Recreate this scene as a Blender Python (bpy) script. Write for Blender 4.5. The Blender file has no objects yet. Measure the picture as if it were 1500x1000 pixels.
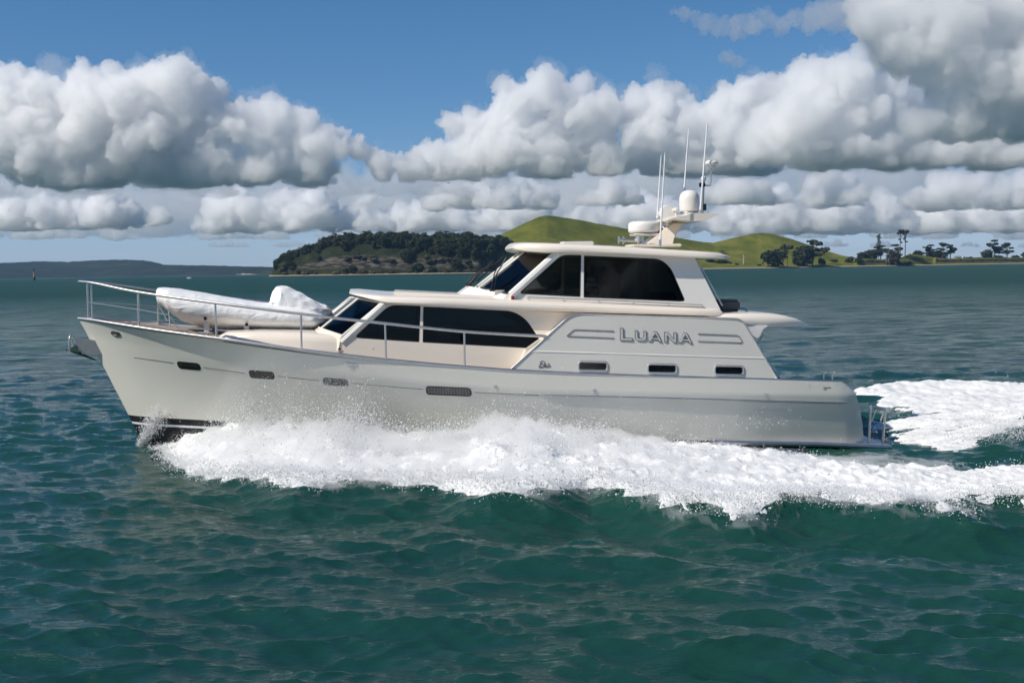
import bpy, bmesh, math, random
import numpy as np
from mathutils import Vector, Matrix
from math import radians as R, sin, cos, tan, atan2, pi, sqrt

random.seed(7)
RNG = np.random.default_rng(11)
SC = bpy.context.scene
COL = SC.collection

# ------------------------------------------------------------------ camera
F = 1667.0                 # focal length in photo pixels (photo 1500 x 1000)
H = 4.2                    # eye height over the water
PITCH = math.atan((500 - 394.9) / F)
ROLL = 0.0155
CAM = Vector((0, 0, H))
FW = Vector((0, cos(PITCH), -sin(PITCH)))
_r0 = Vector((1, 0, 0)); _u0 = Vector((0, sin(PITCH), cos(PITCH)))
RT = cos(ROLL) * _r0 - sin(ROLL) * _u0
UP = sin(ROLL) * _r0 + cos(ROLL) * _u0
cd = bpy.data.cameras.new('camera')
cam = bpy.data.objects.new('camera', cd)
COL.objects.link(cam)
M3 = Matrix((RT, UP, -FW)).transposed()
cam.matrix_world = Matrix.Translation(CAM) @ M3.to_4x4()
cd.sensor_width = 36
cd.lens = 36 * F / 1500
cd.clip_start = 0.5
cd.clip_end = 200000
SC.camera = cam

# ------------------------------------------------------------------ sky and sun
SUN = Vector((-0.635, -0.325, 0.70)).normalized()
w = bpy.data.worlds.new('World'); SC.world = w; w.use_nodes = True
wn = w.node_tree.nodes; wl = w.node_tree.links
bg = wn['Background']
sky = wn.new('ShaderNodeTexSky'); sky.sky_type = 'NISHITA'; sky.sun_disc = False
sky.sun_elevation = math.asin(SUN.z); sky.sun_rotation = atan2(SUN.x, SUN.y) % (2 * pi)
sky.air_density = 0.6; sky.dust_density = 0.0; sky.ozone_density = 6.0
hs = wn.new('ShaderNodeHueSaturation'); hs.inputs['Saturation'].default_value = 1.15
wl.new(sky.outputs[0], hs.inputs['Color'])
# soft shoulder that keeps the bright band near the horizon as dull as in humid air
va = wn.new('ShaderNodeVectorMath'); va.operation = 'MULTIPLY_ADD'; va.inputs[1].default_value = (.16, .15, .12); va.inputs[2].default_value = (1, 1, 1)
vd = wn.new('ShaderNodeVectorMath'); vd.operation = 'DIVIDE'
wl.new(hs.outputs[0], va.inputs[0]); wl.new(hs.outputs[0], vd.inputs[0]); wl.new(va.outputs[0], vd.inputs[1]); wl.new(vd.outputs[0], bg.inputs[0]); bg.inputs[1].default_value = 0.15
sd = bpy.data.lights.new('sun', 'SUN'); sd.energy = 4.3; sd.angle = R(0.5); sd.color = (1, 0.935, 0.84)
so = bpy.data.objects.new('sun', sd); COL.objects.link(so)
so.rotation_euler = SUN.to_track_quat('Z', 'Y').to_euler()
so.location = (-40, -20, 60)
SC.view_settings.view_transform = 'Standard'; SC.view_settings.look = 'None'
SC.view_settings.gamma = 1; SC.view_settings.exposure = 0.12
SC.cycles.volume_bounces = 24
SC.cycles.max_bounces = 24
SC.cycles.diffuse_bounces = 3; SC.cycles.glossy_bounces = 4; SC.cycles.transmission_bounces = 6
SC.cycles.transparent_max_bounces = 12
SC.cycles.sample_clamp_direct = 2.2; SC.cycles.sample_clamp_indirect = 3

# ------------------------------------------------------------------ helpers
def ray(px, py):
    return FW + ((px - 750) / F) * RT + ((500 - py) / F) * UP
def atY(px, py, Y):
    d = ray(float(px), float(py)); return CAM + d * float(Y / d.y)
def onwater(px, py, z=0.0):
    d = ray(px, py); return CAM + d * ((z - H) / d.z)
def yhor(px): return 406.5 - 0.0155 * px
YAW = R(6.0)
BO = Vector((-0.55, 28.3, 0))
AX = Vector((cos(YAW), sin(YAW), 0)); AY = Vector((-sin(YAW), cos(YAW), 0))
def P(px, py, yl):
    """point of the boat (x aft, y to the far side, z up) seen at a photo pixel, at lateral offset yl"""
    d = ray(px, py)
    t = (yl - (CAM - BO).dot(AY)) / d.dot(AY)
    q = CAM + d * t - BO
    return Vector((q.dot(AX), yl, q.z))
def b2w(p): return BO + AX * p[0] + AY * p[1] + Vector((0, 0, p[2]))

def link(name, me, mat=None, parent=None, smooth=None):
    o = bpy.data.objects.new(name, me); COL.objects.link(o)
    if mat is not None:
        for m in (mat if isinstance(mat, (list, tuple)) else [mat]): me.materials.append(m)
    if parent is not None: o.parent = parent
    if smooth is not None: shade(me, smooth)
    return o
def shade(me, ang):
    n = len(me.polygons)
    me.polygons.foreach_set('use_smooth', [True] * n)
    if ang < 179:
        try: me.set_sharp_from_angle(angle=R(ang))
        except Exception: pass
def mesh(name, verts, faces):
    me = bpy.data.meshes.new(name); me.from_pydata([tuple(v) for v in verts], [], faces); me.update(); return me
def fastmesh(name, V, Fq):
    """V (n,3), Fq (m,k) numpy"""
    me = bpy.data.meshes.new(name)
    V = np.ascontiguousarray(V, np.float32); Fq = np.ascontiguousarray(Fq, np.int32)
    me.vertices.add(len(V)); me.vertices.foreach_set('co', V.ravel())
    k = Fq.shape[1]; m = len(Fq)
    me.loops.add(m * k); me.loops.foreach_set('vertex_index', Fq.ravel())
    me.polygons.add(m); me.polygons.foreach_set('loop_start', np.arange(0, m * k, k, dtype=np.int32))
    me.polygons.foreach_set('loop_total', np.full(m, k, np.int32))
    me.update(calc_edges=True); return me
def part(name, verts, faces, mat, parent, smooth=None):
    return link(name, mesh(name, verts, faces), mat, parent, smooth)
class MB:
    def __init__(s): s.v = []; s.f = []
    def add(s, v, f):
        o = len(s.v); s.v += [tuple(p) for p in v]; s.f += [tuple(i + o for i in q) for q in f]; return s
    def box(s, c, d, rot=None):
        c = Vector(c); v = []
        for k in range(8):
            p = Vector((d[0] * (.5 if k & 1 else -.5), d[1] * (.5 if k & 2 else -.5), d[2] * (.5 if k & 4 else -.5)))
            if rot is not None: p = rot @ p
            v.append(c + p)
        return s.add(v, [(0, 2, 3, 1), (4, 5, 7, 6), (0, 1, 5, 4), (2, 6, 7, 3), (0, 4, 6, 2), (1, 3, 7, 5)])
    def tube(s, pts, r, n=8, cap=True, closed=False):
        pts = [Vector(p) for p in pts]; N = len(pts)
        rs = r if isinstance(r, (list, tuple)) else [r] * N
        v = []; f = []; up = None
        for i, p in enumerate(pts):
            a = pts[(i - 1) % N] if (i > 0 or closed) else p; b = pts[(i + 1) % N] if (i < N - 1 or closed) else p
            t = (b - a).normalized()
            if up is None: up = Vector((0, 0, 1)) if abs(t.z) < .9 else Vector((1, 0, 0))
            e1 = (up - t * up.dot(t)).normalized(); e2 = t.cross(e1); up = e1
            for k in range(n):
                an = 2 * pi * k / n
                v.append(p + (e1 * cos(an) + e2 * sin(an)) * rs[i])
        M = N if closed else N - 1
        for i in range(M):
            for k in range(n):
                a = i * n + k; b = i * n + (k + 1) % n; j = ((i + 1) % N) * n
                f.append((a, b, j + (k + 1) % n, j + k))
        if cap and not closed:
            f.append(tuple(reversed(range(n)))); f.append(tuple(range((N - 1) * n, N * n)))
        return s.add(v, f)
    def lathe(s, c, prof, n=20, axis=None):
        """prof: (r, h) along axis from c"""
        c = Vector(c); ax = Vector(axis or (0, 0, 1)).normalized()
        e1 = ax.orthogonal().normalized(); e2 = ax.cross(e1); v = []; f = []
        for r, h in prof:
            for k in range(n):
                a = 2 * pi * k / n; v.append(c + ax * h + (e1 * cos(a) + e2 * sin(a)) * max(r, 1e-4))
        for i in range(len(prof) - 1):
            for k in range(n):
                f.append((i * n + k, i * n + (k + 1) % n, (i + 1) * n + (k + 1) % n, (i + 1) * n + k))
        f.append(tuple(reversed(range(n)))); f.append(tuple(range((len(prof) - 1) * n, len(prof) * n)))
        return s.add(v, f)
    def loft(s, rings, cap=True, closed=True):
        n = len(rings[0]); v = [p for r in rings for p in r]; f = []
        for i in range(len(rings) - 1):
            for k in range(n if closed else n - 1):
                f.append((i * n + k, i * n + (k + 1) % n, (i + 1) * n + (k + 1) % n, (i + 1) * n + k))
        if cap: f.append(tuple(reversed(range(n)))); f.append(tuple(range((len(rings) - 1) * n, len(rings) * n)))
        return s.add(v, f)
    def build(s, name, mat, parent=None, smooth=40, bevel=0.0):
        me = mesh(name, s.v, s.f)
        bm = bmesh.new(); bm.from_mesh(me)
        bmesh.ops.remove_doubles(bm, verts=bm.verts, dist=1e-5)
        bmesh.ops.recalc_face_normals(bm, faces=bm.faces)
        if bevel:
            ed = [e for e in bm.edges if len(e.link_faces) == 2 and e.calc_face_angle(0) > R(35)]
            bmesh.ops.bevel(bm, geom=ed, offset=bevel, segments=2, affect='EDGES', clamp_overlap=True)
        bm.to_mesh(me); bm.free()
        return link(name, me, mat, parent, smooth)
def rounded(poly, r, n=5):
    """round the corners of a 2D polygon; r one radius or a list"""
    out = []; N = len(poly)
    for i in range(N):
        p0 = Vector(poly[i - 1]); p = Vector(poly[i]); p1 = Vector(poly[(i + 1) % N])
        rr = r[i] if isinstance(r, (list, tuple)) else r
        a = (p0 - p); b = (p1 - p); m = min(rr, a.length * .48, b.length * .48)
        if m < 1e-4: out.append(p); continue
        A = p + a.normalized() * m; B = p + b.normalized() * m
        for k in range(n + 1):
            t = k / n; out.append(A * (1 - t) ** 2 + p * 2 * t * (1 - t) + B * t * t)
    return out
def sheet(outer, holes, to3, depth, off=0.0):
    """flat panel with holes: 2D outlines mapped by to3(p, d) where d is the depth inwards; returns a bmesh"""
    bm = bmesh.new(); edges = []
    for loop in [outer] + list(holes):
        vs = [bm.verts.new((p[0], p[1], 0)) for p in loop]
        for i in range(len(vs)): edges.append(bm.edges.new((vs[i], vs[(i + 1) % len(vs)])))
    bmesh.ops.triangle_fill(bm, use_beauty=True, use_dissolve=False, edges=edges)
    fs = list(bm.faces)
    r = bmesh.ops.extrude_face_region(bm, geom=fs)
    top = {v for v in r['geom'] if isinstance(v, bmesh.types.BMVert)}
    for v in list(bm.verts):
        q = to3((v.co.x, v.co.y), off + depth if v in top else off); v.co = q
    bmesh.ops.recalc_face_normals(bm, faces=bm.faces)
    return bm
def bmobj(name, bm, mat, parent, smooth=30):
    me = bpy.data.meshes.new(name); bm.to_mesh(me); bm.free()
    return link(name, me, mat, parent, smooth)
def tag(o, label, cat, group=None, kind=None):
    if label: o['label'] = label
    if cat: o['category'] = cat
    if group: o['group'] = group
    if kind: o['kind'] = kind
    return o
def empty(name, loc, rz=0.0):
    o = bpy.data.objects.new(name, None); COL.objects.link(o); o.location = loc; o.rotation_euler = (0, 0, rz)
    o.empty_display_size = .3; return o
def interp(x, xs, ys): return float(np.interp(x, xs, ys))
def smoothpts(pts, n=6):
    """Catmull-Rom through points"""
    pts = [Vector(p) for p in pts]; q = [2 * pts[0] - pts[1]] + pts + [2 * pts[-1] - pts[-2]]; out = []
    for i in range(1, len(q) - 2):
        for k in range(n):
            t = k / n; a, b, c, d = q[i - 1:i + 3]
            out.append(.5 * ((2 * b) + (c - a) * t + (2 * a - 5 * b + 4 * c - d) * t * t + (3 * b - a - 3 * c + d) * t ** 3))
    out.append(pts[-1]); return out

# ---- numpy noise
_perm = np.random.default_rng(5).permutation(256).astype(np.int32); _perm = np.concatenate([_perm, _perm])
_grad = np.random.default_rng(6).normal(size=(256, 3)); _grad /= np.linalg.norm(_grad, axis=1)[:, None]
_grad = _grad.astype(np.float32)
def perlin(p):
    p = np.asarray(p, np.float32); i = np.floor(p).astype(np.int32); f = p - i; u = f * f * f * (f * (f * 6 - 15) + 10)
    r = 0
    for dx in (0, 1):
        wx = u[:, 0] if dx else 1 - u[:, 0]
        for dy in (0, 1):
            wy = u[:, 1] if dy else 1 - u[:, 1]
            for dz in (0, 1):
                wz = u[:, 2] if dz else 1 - u[:, 2]
                h = _perm[_perm[_perm[(i[:, 0] + dx) & 255] + ((i[:, 1] + dy) & 255)] + ((i[:, 2] + dz) & 255)]
                g = _grad[h]
                r = r + wx * wy * wz * (g[:, 0] * (f[:, 0] - dx) + g[:, 1] * (f[:, 1] - dy) + g[:, 2] * (f[:, 2] - dz))
    return r * 1.5
def fbm(p, oct=4, gain=.5, lac=2.03, mode=0):
    a = 1.0; s = 0; t = 0; p = np.array(p, np.float32)
    for k in range(oct):
        n = perlin(p)
        if mode == 1: n = 2 * np.abs(n) - .4          # rounded puffs with creases
        if mode == 2: n = 1 - 2 * np.abs(n)
        s = s + a * n; t += a; a *= gain; p = p * lac + 17.3
    return s / t
def sstep(a, b, x):
    t = np.clip((x - a) / (b - a), 0, 1); return t * t * (3 - 2 * t)

# ------------------------------------------------------------------ materials
def newmat(name):
    m = bpy.data.materials.new(name); m.use_nodes = True; return m, m.node_tree.nodes, m.node_tree.links, m.node_tree.nodes['Principled BSDF']
def mat(name, col, rough=.4, metal=0.0, var=0.06, scale=6, bump=0.0, bscale=40, coat=0.0, spec=.5):
    m, n, l, b = newmat(name)
    b.inputs['Roughness'].default_value = rough; b.inputs['Metallic'].default_value = metal
    b.inputs['Coat Weight'].default_value = coat; b.inputs['Coat Roughness'].default_value = .08
    b.inputs['Specular IOR Level'].default_value = spec
    tc = n.new('ShaderNodeTexCoord')
    no = n.new('ShaderNodeTexNoise'); no.inputs['Scale'].default_value = scale; no.inputs['Detail'].default_value = 5
    l.new(tc.outputs['Object'], no.inputs['Vector'])
    mr = n.new('ShaderNodeMapRange'); mr.inputs[1].default_value = .3; mr.inputs[2].default_value = .7
    mr.inputs[3].default_value = 1 - var; mr.inputs[4].default_value = 1 + var
    l.new(no.outputs[0], mr.inputs[0])
    mx = n.new('ShaderNodeVectorMath'); mx.operation = 'SCALE'; mx.inputs[0].default_value = col
    l.new(mr.outputs[0], mx.inputs['Scale']); l.new(mx.outputs[0], b.inputs['Base Color'])
    if bump:
        nb = n.new('ShaderNodeTexNoise'); nb.inputs['Scale'].default_value = bscale; nb.inputs['Detail'].default_value = 4
        l.new(tc.outputs['Object'], nb.inputs['Vector'])
        bp = n.new('ShaderNodeBump'); bp.inputs['Strength'].default_value = 1; bp.inputs['Distance'].default_value = bump
        l.new(nb.outputs[0], bp.inputs['Height']); l.new(bp.outputs[0], b.inputs['Normal'])
    return m
M_hull = mat('hull_paint', (.70, .682, .60), .22, var=.02, scale=.8, coat=.5)
M_panel = mat('panel_paint', (.635, .62, .555), .25, var=.02, scale=.8, coat=.4)
M_cream = mat('cream_paint', (.85, .765, .655), .25, var=.02, scale=.9, coat=.4)
M_white = mat('white_paint', (.83, .80, .74), .25, var=.02, scale=.9, coat=.4)
M_deck = mat('nonslip_deck', (.66, .60, .52), .7, var=.05, scale=3, bump=.002, bscale=160)
M_black = mat('antifouling', (.012, .013, .015), .35, var=.3, scale=5)
M_stripe = mat('white_stripe', (.75, .76, .76), .3)
M_steel = mat('stainless_steel', (.68, .66, .63), .42, 1.0, var=.08, scale=12)
M_steeld = mat('dull_steel', (.46, .45, .43), .5, 1.0, var=.1, scale=12)
M_rub = mat('rub_rail_alloy', (.56, .55, .56), .42, 1.0, var=.08, scale=3)
M_rubber = mat('black_rubber', (.012, .012, .013), .5)
M_darkin = mat('dark_upholstery', (.028, .028, .032), .7, bump=.003, bscale=20)
M_inlin = mat('cabin_lining', (.55, .52, .47), .6)
M_grey = mat('grey_vinyl', (.11, .105, .10), .6, bump=.004, bscale=18)
M_letter = mat('brushed_metal_letters', (.66, .65, .60), .45, .35)
M_chromed = mat('dark_chrome', (.17, .165, .16), .45, 1.0)
M_plastic = mat('white_plastic', (.78, .76, .71), .35, var=.03)
M_fibre = mat('antenna_white', (.82, .83, .85), .35)
M_red = mat('red_lens', (.30, .012, .008), .2, coat=1)
M_teak = None
def teak():
    m, n, l, b = newmat('teak_planks')
    tc = n.new('ShaderNodeTexCoord')
    sx = n.new('ShaderNodeSeparateXYZ'); l.new(tc.outputs['Object'], sx.inputs[0])
    m1 = n.new('ShaderNodeMath'); m1.operation = 'MULTIPLY'; m1.inputs[1].default_value = 1 / .055; l.new(sx.outputs[1], m1.inputs[0])
    fr = n.new('ShaderNodeMath'); fr.operation = 'FRACT'; l.new(m1.outputs[0], fr.inputs[0])
    gt = n.new('ShaderNodeMath'); gt.operation = 'GREATER_THAN'; gt.inputs[1].default_value = .1; l.new(fr.outputs[0], gt.inputs[0])
    mp = n.new('ShaderNodeMapping'); mp.inputs['Scale'].default_value = (1.5, 30, 30); l.new(tc.outputs['Object'], mp.inputs[0])
    no = n.new('ShaderNodeTexNoise'); no.inputs['Scale'].default_value = 3; no.inputs['Detail'].default_value = 6; l.new(mp.outputs[0], no.inputs[0])
    cr = n.new('ShaderNodeValToRGB'); cr.color_ramp.elements[0].color = (.27, .20, .15, 1); cr.color_ramp.elements[1].color = (.45, .36, .28, 1)
    l.new(no.outputs[0], cr.inputs[0])
    mx = n.new('ShaderNodeMix'); mx.data_type = 'RGBA'; mx.inputs[6].default_value = (.02, .02, .02, 1)
    l.new(gt.outputs[0], mx.inputs[0]); l.new(cr.outputs[0], mx.inputs[7]); l.new(mx.outputs[2], b.inputs['Base Color'])
    b.inputs['Roughness'].default_value = .7
    return m
M_teak = teak()
def glass(name, tint, rough=.01, ior=1.5):
    m, n, l, b = newmat(name); n.remove(b)
    out = n['Material Output']
    tr = n.new('ShaderNodeBsdfTransparent'); tr.inputs[0].default_value = (*tint, 1)
    gl = n.new('ShaderNodeBsdfGlossy'); gl.inputs['Roughness'].default_value = rough
    fr = n.new('ShaderNodeFresnel'); fr.inputs[0].default_value = ior
    tc = n.new('ShaderNodeTexCoord'); no = n.new('ShaderNodeTexNoise'); no.inputs['Scale'].default_value = .9
    l.new(tc.outputs['Object'], no.inputs[0])
    bp = n.new('ShaderNodeBump'); bp.inputs['Distance'].default_value = .006; l.new(no.outputs[0], bp.inputs['Height'])
    l.new(bp.outputs[0], gl.inputs['Normal'])
    mx = n.new('ShaderNodeMixShader'); l.new(fr.outputs[0], mx.inputs[0]); l.new(tr.outputs[0], mx.inputs[1]); l.new(gl.outputs[0], mx.inputs[2])
    l.new(mx.outputs[0], out.inputs[0]); return m
M_tint = glass('tinted_glass', (.36, .39, .40), .01, 1.33)
M_clear = glass('windscreen_glass', (.80, .83, .82))
M_portglass = mat('porthole_glass', (.006, .006, .007), .06, spec=.6)
def meshmat():
    m, n, l, b = newmat('louvre_mesh')
    tc = n.new('ShaderNodeTexCoord'); wv = n.new('ShaderNodeTexWave'); wv.inputs['Scale'].default_value = 9
    wv.bands_direction = 'X'; l.new(tc.outputs['Object'], wv.inputs[0])
    cr = n.new('ShaderNodeValToRGB'); cr.color_ramp.elements[0].color = (.05, .05, .05, 1); cr.color_ramp.elements[1].color = (.26, .26, .26, 1)
    l.new(wv.outputs[0], cr.inputs[0]); l.new(cr.outputs[0], b.inputs['Base Color'])
    b.inputs['Metallic'].default_value = .5; b.inputs['Roughness'].default_value = .45
    bp = n.new('ShaderNodeBump'); bp.inputs['Distance'].default_value = .01; l.new(wv.outputs[0], bp.inputs['Height']); l.new(bp.outputs[0], b.inputs['Normal'])
    return m
M_louvre = meshmat()
def sprayrefl():  # grey mesh-like speckle: the spray's reflection painted into the pane colour
    m, n, l, b = newmat('mesh_spray_reflection')
    tc = n.new('ShaderNodeTexCoord'); no = n.new('ShaderNodeTexNoise'); no.inputs['Scale'].default_value = 38; no.inputs['Detail'].default_value = 3
    l.new(tc.outputs['Object'], no.inputs[0])
    cr = n.new('ShaderNodeValToRGB'); cr.color_ramp.elements[0].position = .46; cr.color_ramp.elements[1].position = .58
    cr.color_ramp.elements[0].color = (.02, .02, .02, 1); cr.color_ramp.elements[1].color = (.42, .43, .42, 1)
    l.new(no.outputs[0], cr.inputs[0]); l.new(cr.outputs[0], b.inputs['Base Color']); b.inputs['Roughness'].default_value = .3
    return m
M_sprayrefl = sprayrefl()

# ------------------------------------------------------------------ motor yacht
boat = empty('motor_yacht', BO, YAW)
tag(boat, 'pale grey and cream motor yacht speeding left through white foam', 'motor yacht')
XB = P(115, 467, 0).x; XS = P(1243, 559.5, -2.2).x; LB = XS - XB
def B(x):
    t = min(max((x - XB) / LB, 0), 1)
    return .02 + 2.40 * (1 - (1 - min(t / .52, 1)) ** 3.5) - .18 * max(0, (t - .6) / .4) ** 2
_sh = [(115, 467), (140, 470), (170, 475), (250, 487), (330, 497.5), (440, 513), (550, 526), (650, 535.5), (740, 542.5), (850, 548), (950, 551.5), (1050, 554.5), (1150, 557), (1243, 559.5)]
_sx = []; _sz = []
for a, b in _sh:
    y = 0
    for k in range(12): q = P(a, b, -y); y = B(q.x)
    _sx.append(q.x); _sz.append(q.z)
def zsheer(x): return interp(x, _sx, _sz)
_st = [P(*p, 0) for p in [(115, 467), (126, 486), (136, 506), (160, 552), (188, 607), (212, 655), (232, 690), (262, 740)]]
def xstem(z): return interp(-z, [-p.z for p in _st], [p.x for p in _st])
_sn = [P(*p, -2.1) for p in [(1243, 559.5), (1251, 575), (1259, 595), (1266, 620), (1270, 640), (1272, 656), (1272, 690)]]
def xstern(z): return interp(-z, [-p.z for p in _sn], [p.x for p in _sn])
ZB = -.55
def hull_y(x, z):
    zs = zsheer(x); v = min(max((zs - z) / (zs - ZB), 0), 1)
    t = min(max((x - xstem(z)) / LB, 0), 1)
    c_ = min(1, v / .80) ** .9; e = .52 + .22 * c_; p = 3.5 - 2.4 * c_; bl = .30 * (1 - 2.718 ** (-max(x - xstem(z), 0) / .42)) * min(1, max(0, (v - .12) / .6)) * max(0, 1 - t / .3)
    top = .02 + 2.40 * (1 - (1 - min(t / e, 1)) ** p) - .18 * max(0, (t - .6) / .4) ** 2
    m = 1 - .25 * max(0, v - .16) ** 1.05
    rs = min(max((xstern(z) - x) / .35, 0), 1)
    return top * m + bl - .10 * (1 - sqrt(max(0, 1 - (1 - rs) ** 2)))
def on_hull(px, py, out=0.0):
    y = 1.5
    for k in range(25): q = P(px, py, -y); y = .5 * y + .5 * (hull_y(q.x, q.z) + out)
    return P(px, py, -y)
_b0 = P(187, 606, 0).z
def zboot(x): return interp(x, [XB, XS], [_b0 - .02, -.12])
NU = 90
us = [(i / NU) ** 1.35 for i in range(NU + 1)]
def hull_grid(ztop, zbot, nv, off=0.0, mirror=False):
    """ztop, zbot: functions of x; returns near-side and far-side grids"""
    g = []
    for u in us:
        xt = XB + u * LB; row = []
        for j in range(nv + 1):
            s = j / nv; z = ztop(xt) + (zbot(xt) - ztop(xt)) * s
            x = xstem(z) + u * (xstern(z) - xstem(z))
            y = hull_y(x, z) + off
            row.append((x, y if u > 0 else max(.012, min(y, .02)), z))
        g.append(row)
    return g
XG = P(1128, 557, -2.3).x
def gate(x): t = min(max((x - XG) / .5, 0), 1); return .62 * t * t * (3 - 2 * t)      # open boarding side of the cockpit
def hull_part(name, ztop, zbot, nv, m, off=0.0, aft=True, parent=None, smooth=50):
    g = hull_grid(ztop, zbot, nv, off); V = []; Fc = []
    for sgn in (-1, 1):
        o = len(V)
        for r in g: V += [(p[0], sgn * p[1], (p[2] if sgn < 0 else p[2] - gate(r[0][0]) * max(0, min(1, (p[2] - .7) / max(.05, r[0][2] - .7))))) for p in r]
        for i in range(NU):
            for j in range(nv):
                q = (o + i * (nv + 1) + j, o + (i + 1) * (nv + 1) + j, o + (i + 1) * (nv + 1) + j + 1, o + i * (nv + 1) + j + 1)
                Fc.append(q if sgn < 0 else q[::-1])
    n = (NU + 1) * (nv + 1)
    for j in range(nv):
        Fc.append((j, j + 1, n + j + 1, n + j))                      # stem
        if aft:
            a = NU * (nv + 1) + j; Fc.append((a + 1, a, n + a, n + a + 1))   # transom
    bm = bmesh.new(); me = mesh(name, V, Fc); bm.from_mesh(me); bmesh.ops.recalc_face_normals(bm, faces=bm.faces); bm.to_mesh(me); bm.free()
    return link(name, me, m, parent or boat, smooth)
hull = hull_part('hull', zsheer, zboot, 26, M_hull)
_stz = .16
boots = hull_part('boot_stripe', zboot, lambda x: zboot(x) - _stz, 3, M_black, 0, parent=boat)
hull_part('waterline_stripe', lambda x: zboot(x) - _stz, lambda x: zboot(x) - _stz - .055, 1, M_stripe, 0, parent=boots)
hull_part('bottom_paint', lambda x: zboot(x) - _stz - .055, lambda x: interp(x, [XB, XB + 1.6, XB + 4], [.02, -.05, ZB]), 6, M_black, 0, parent=boots)
# gunwale cap and deck
def sheer_pts(sgn, n=70, dz=0.0, dy=0.0):
    return [Vector((x, sgn * (B(x) + dy), zsheer(x) + dz - (gate(x) if sgn > 0 else 0))) for x in [XB + LB * (i / n) ** 1.3 for i in range(n + 1)]]
rr = MB()
for s in (-1, 1): rr.tube(sheer_pts(s, dz=.012, dy=-.012), .034, 8)
rr.tube([(XS - .02, -2.15, zsheer(XS)), (XS - .02, 2.1, zsheer(XS) - .62)], .035, 8)
rr.build('gunwale_rail', M_rub, boat, 60)
def zone_deck(name, x0, x1, dz, inset, m, n=40):
    V = []; Fc = []
    for i in range(n + 1):
        x = x0 + (x1 - x0) * i / n; b = max(B(x) - inset, .01)
        for k in range(7):
            y = -b + 2 * b * k / 6; V.append((x, y, zsheer(x) + dz + .03 * (1 - (y / max(b, .1)) ** 2)))
    for i in range(n):
        for k in range(6): Fc.append((i * 7 + k, (i + 1) * 7 + k, (i + 1) * 7 + k + 1, i * 7 + k + 1))
    return part(name, V, Fc, m, boat, 180)
xfd = P(330, 490, -1.5).x
zone_deck('foredeck', XB + .05, xfd, -.035, .03, M_teak)
zone_deck('side_deck', xfd, XG - .3, -.06, .03, M_teak)
zone_deck('cockpit_floor', XG - .35, XS - .05, -.72, .06, M_teak)
# rubbing strake along the aft half of the side
st = [on_hull(*p, .012) for p in [(792, 578.5), (800, 578.5), (820, 579.5), (900, 581.5), (1000, 584.2), (1100, 586.7), (1180, 588.5), (1232, 589.8), (1241, 590)]]
for s in (1, -1):
    MB().tube([(p.x, s * p.y, p.z) for p in st], [.005, .015, .026, .028, .028, .028, .028, .026, .01], 8).build('rub_strake', M_rub, boat, 60)
# incised line along the topsides
for seg in [[(196, 523.5), (226, 527.5), (254, 531.5)], [(298, 538), (330, 542.5), (359, 546.5)], [(407, 550.8), (440, 554.6), (468, 557.5)], [(515, 561), (570, 566), (620, 570)], [(695, 574.5), (740, 576.7), (790, 578.5)]]:
    MB().tube([on_hull(*p, .001) for p in seg], .007, 6).build('cove_line', M_chromed, boat)
# hull ports and vents
def hull_patch(name, quad, m, r, rim=None, parent=None, out=.006):
    """rounded plate lying on the hull: quad of photo points"""
    pl = rounded(quad, r, 5); c = Vector((sum(p[0] for p in quad) / 4, sum(p[1] for p in quad) / 4))
    b = MB(); o1 = [on_hull(p[0], p[1], out) for p in pl]; o0 = [on_hull(p[0], p[1], -.02) for p in pl]
    b.loft([o0, o1], cap=False); n = len(pl); b.f.append(tuple(range(n, 2 * n)))
    o = b.build(name, m, parent or boat, 30)
    if rim:
        MB().tube([on_hull(p[0], p[1], out) for p in pl], .012, 6, closed=True).build('rim', rim, o)
    return o
hull_patch('hull_window', [(258, 528.8), (292, 532), (295.5, 543), (262, 540)], M_portglass, 5)
hull_patch('hull_window', [(363.5, 541.8), (401, 544.5), (403, 556), (366, 553.5)], M_portglass, 5)
hull_patch('hull_window', [(472, 552.8), (509, 555.5), (512, 566.5), (474, 563.5)], M_sprayrefl, 5)
hull_patch('engine_vent', [(624, 565.6), (689, 568.6), (691, 580), (625, 577.3)], M_louvre, 5, M_rubber)
for a, b in [(726, 566.3), (871, 572), (1122, 578.5)]:
    p = on_hull(a, b, .0); MB().lathe(p, [(.045, 0), (.045, .006), (.02, .006), (.02, .002)], 12, (0, -1, 0)).build('drain_fitting', M_steel, boat)
p = on_hull(515, 532.6, .0)
MB().tube([p + Vector((-.13, 0, .01)), p + Vector((.13, 0, -.015))], .022, 8).build('fairlead', M_steel, boat)
# oval badge at the bow: ring with a diagonal bar
e = []
for k in range(20):
    a = 2 * pi * k / 20; e.append((169.5 + 6.0 * cos(a) , 488.6 + 2.9 * sin(a) + 2.4 * cos(a) * .5))
bd = MB().tube([on_hull(*q, .006) for q in e], .019, 6, closed=True).build('bow_badge', M_rubber, boat)
MB().tube([on_hull(166.8, 487.2, .006), on_hull(170, 488.4, .008), on_hull(171.6, 486.4, .008), on_hull(172.4, 490.0, .006)], .014, 6).build('badge_bar', M_rubber, bd)
# small builder's script near the stern: two short illegible strokes
for y0 in (567.2, 569.6):
    MB().tube([on_hull(1206 + 2.2 * k, y0 + (.9 if k % 2 else -.3), .004) for k in range(6 if y0 < 568 else 3)], .006, 5).build('maker_script', M_chromed, boat)

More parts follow.
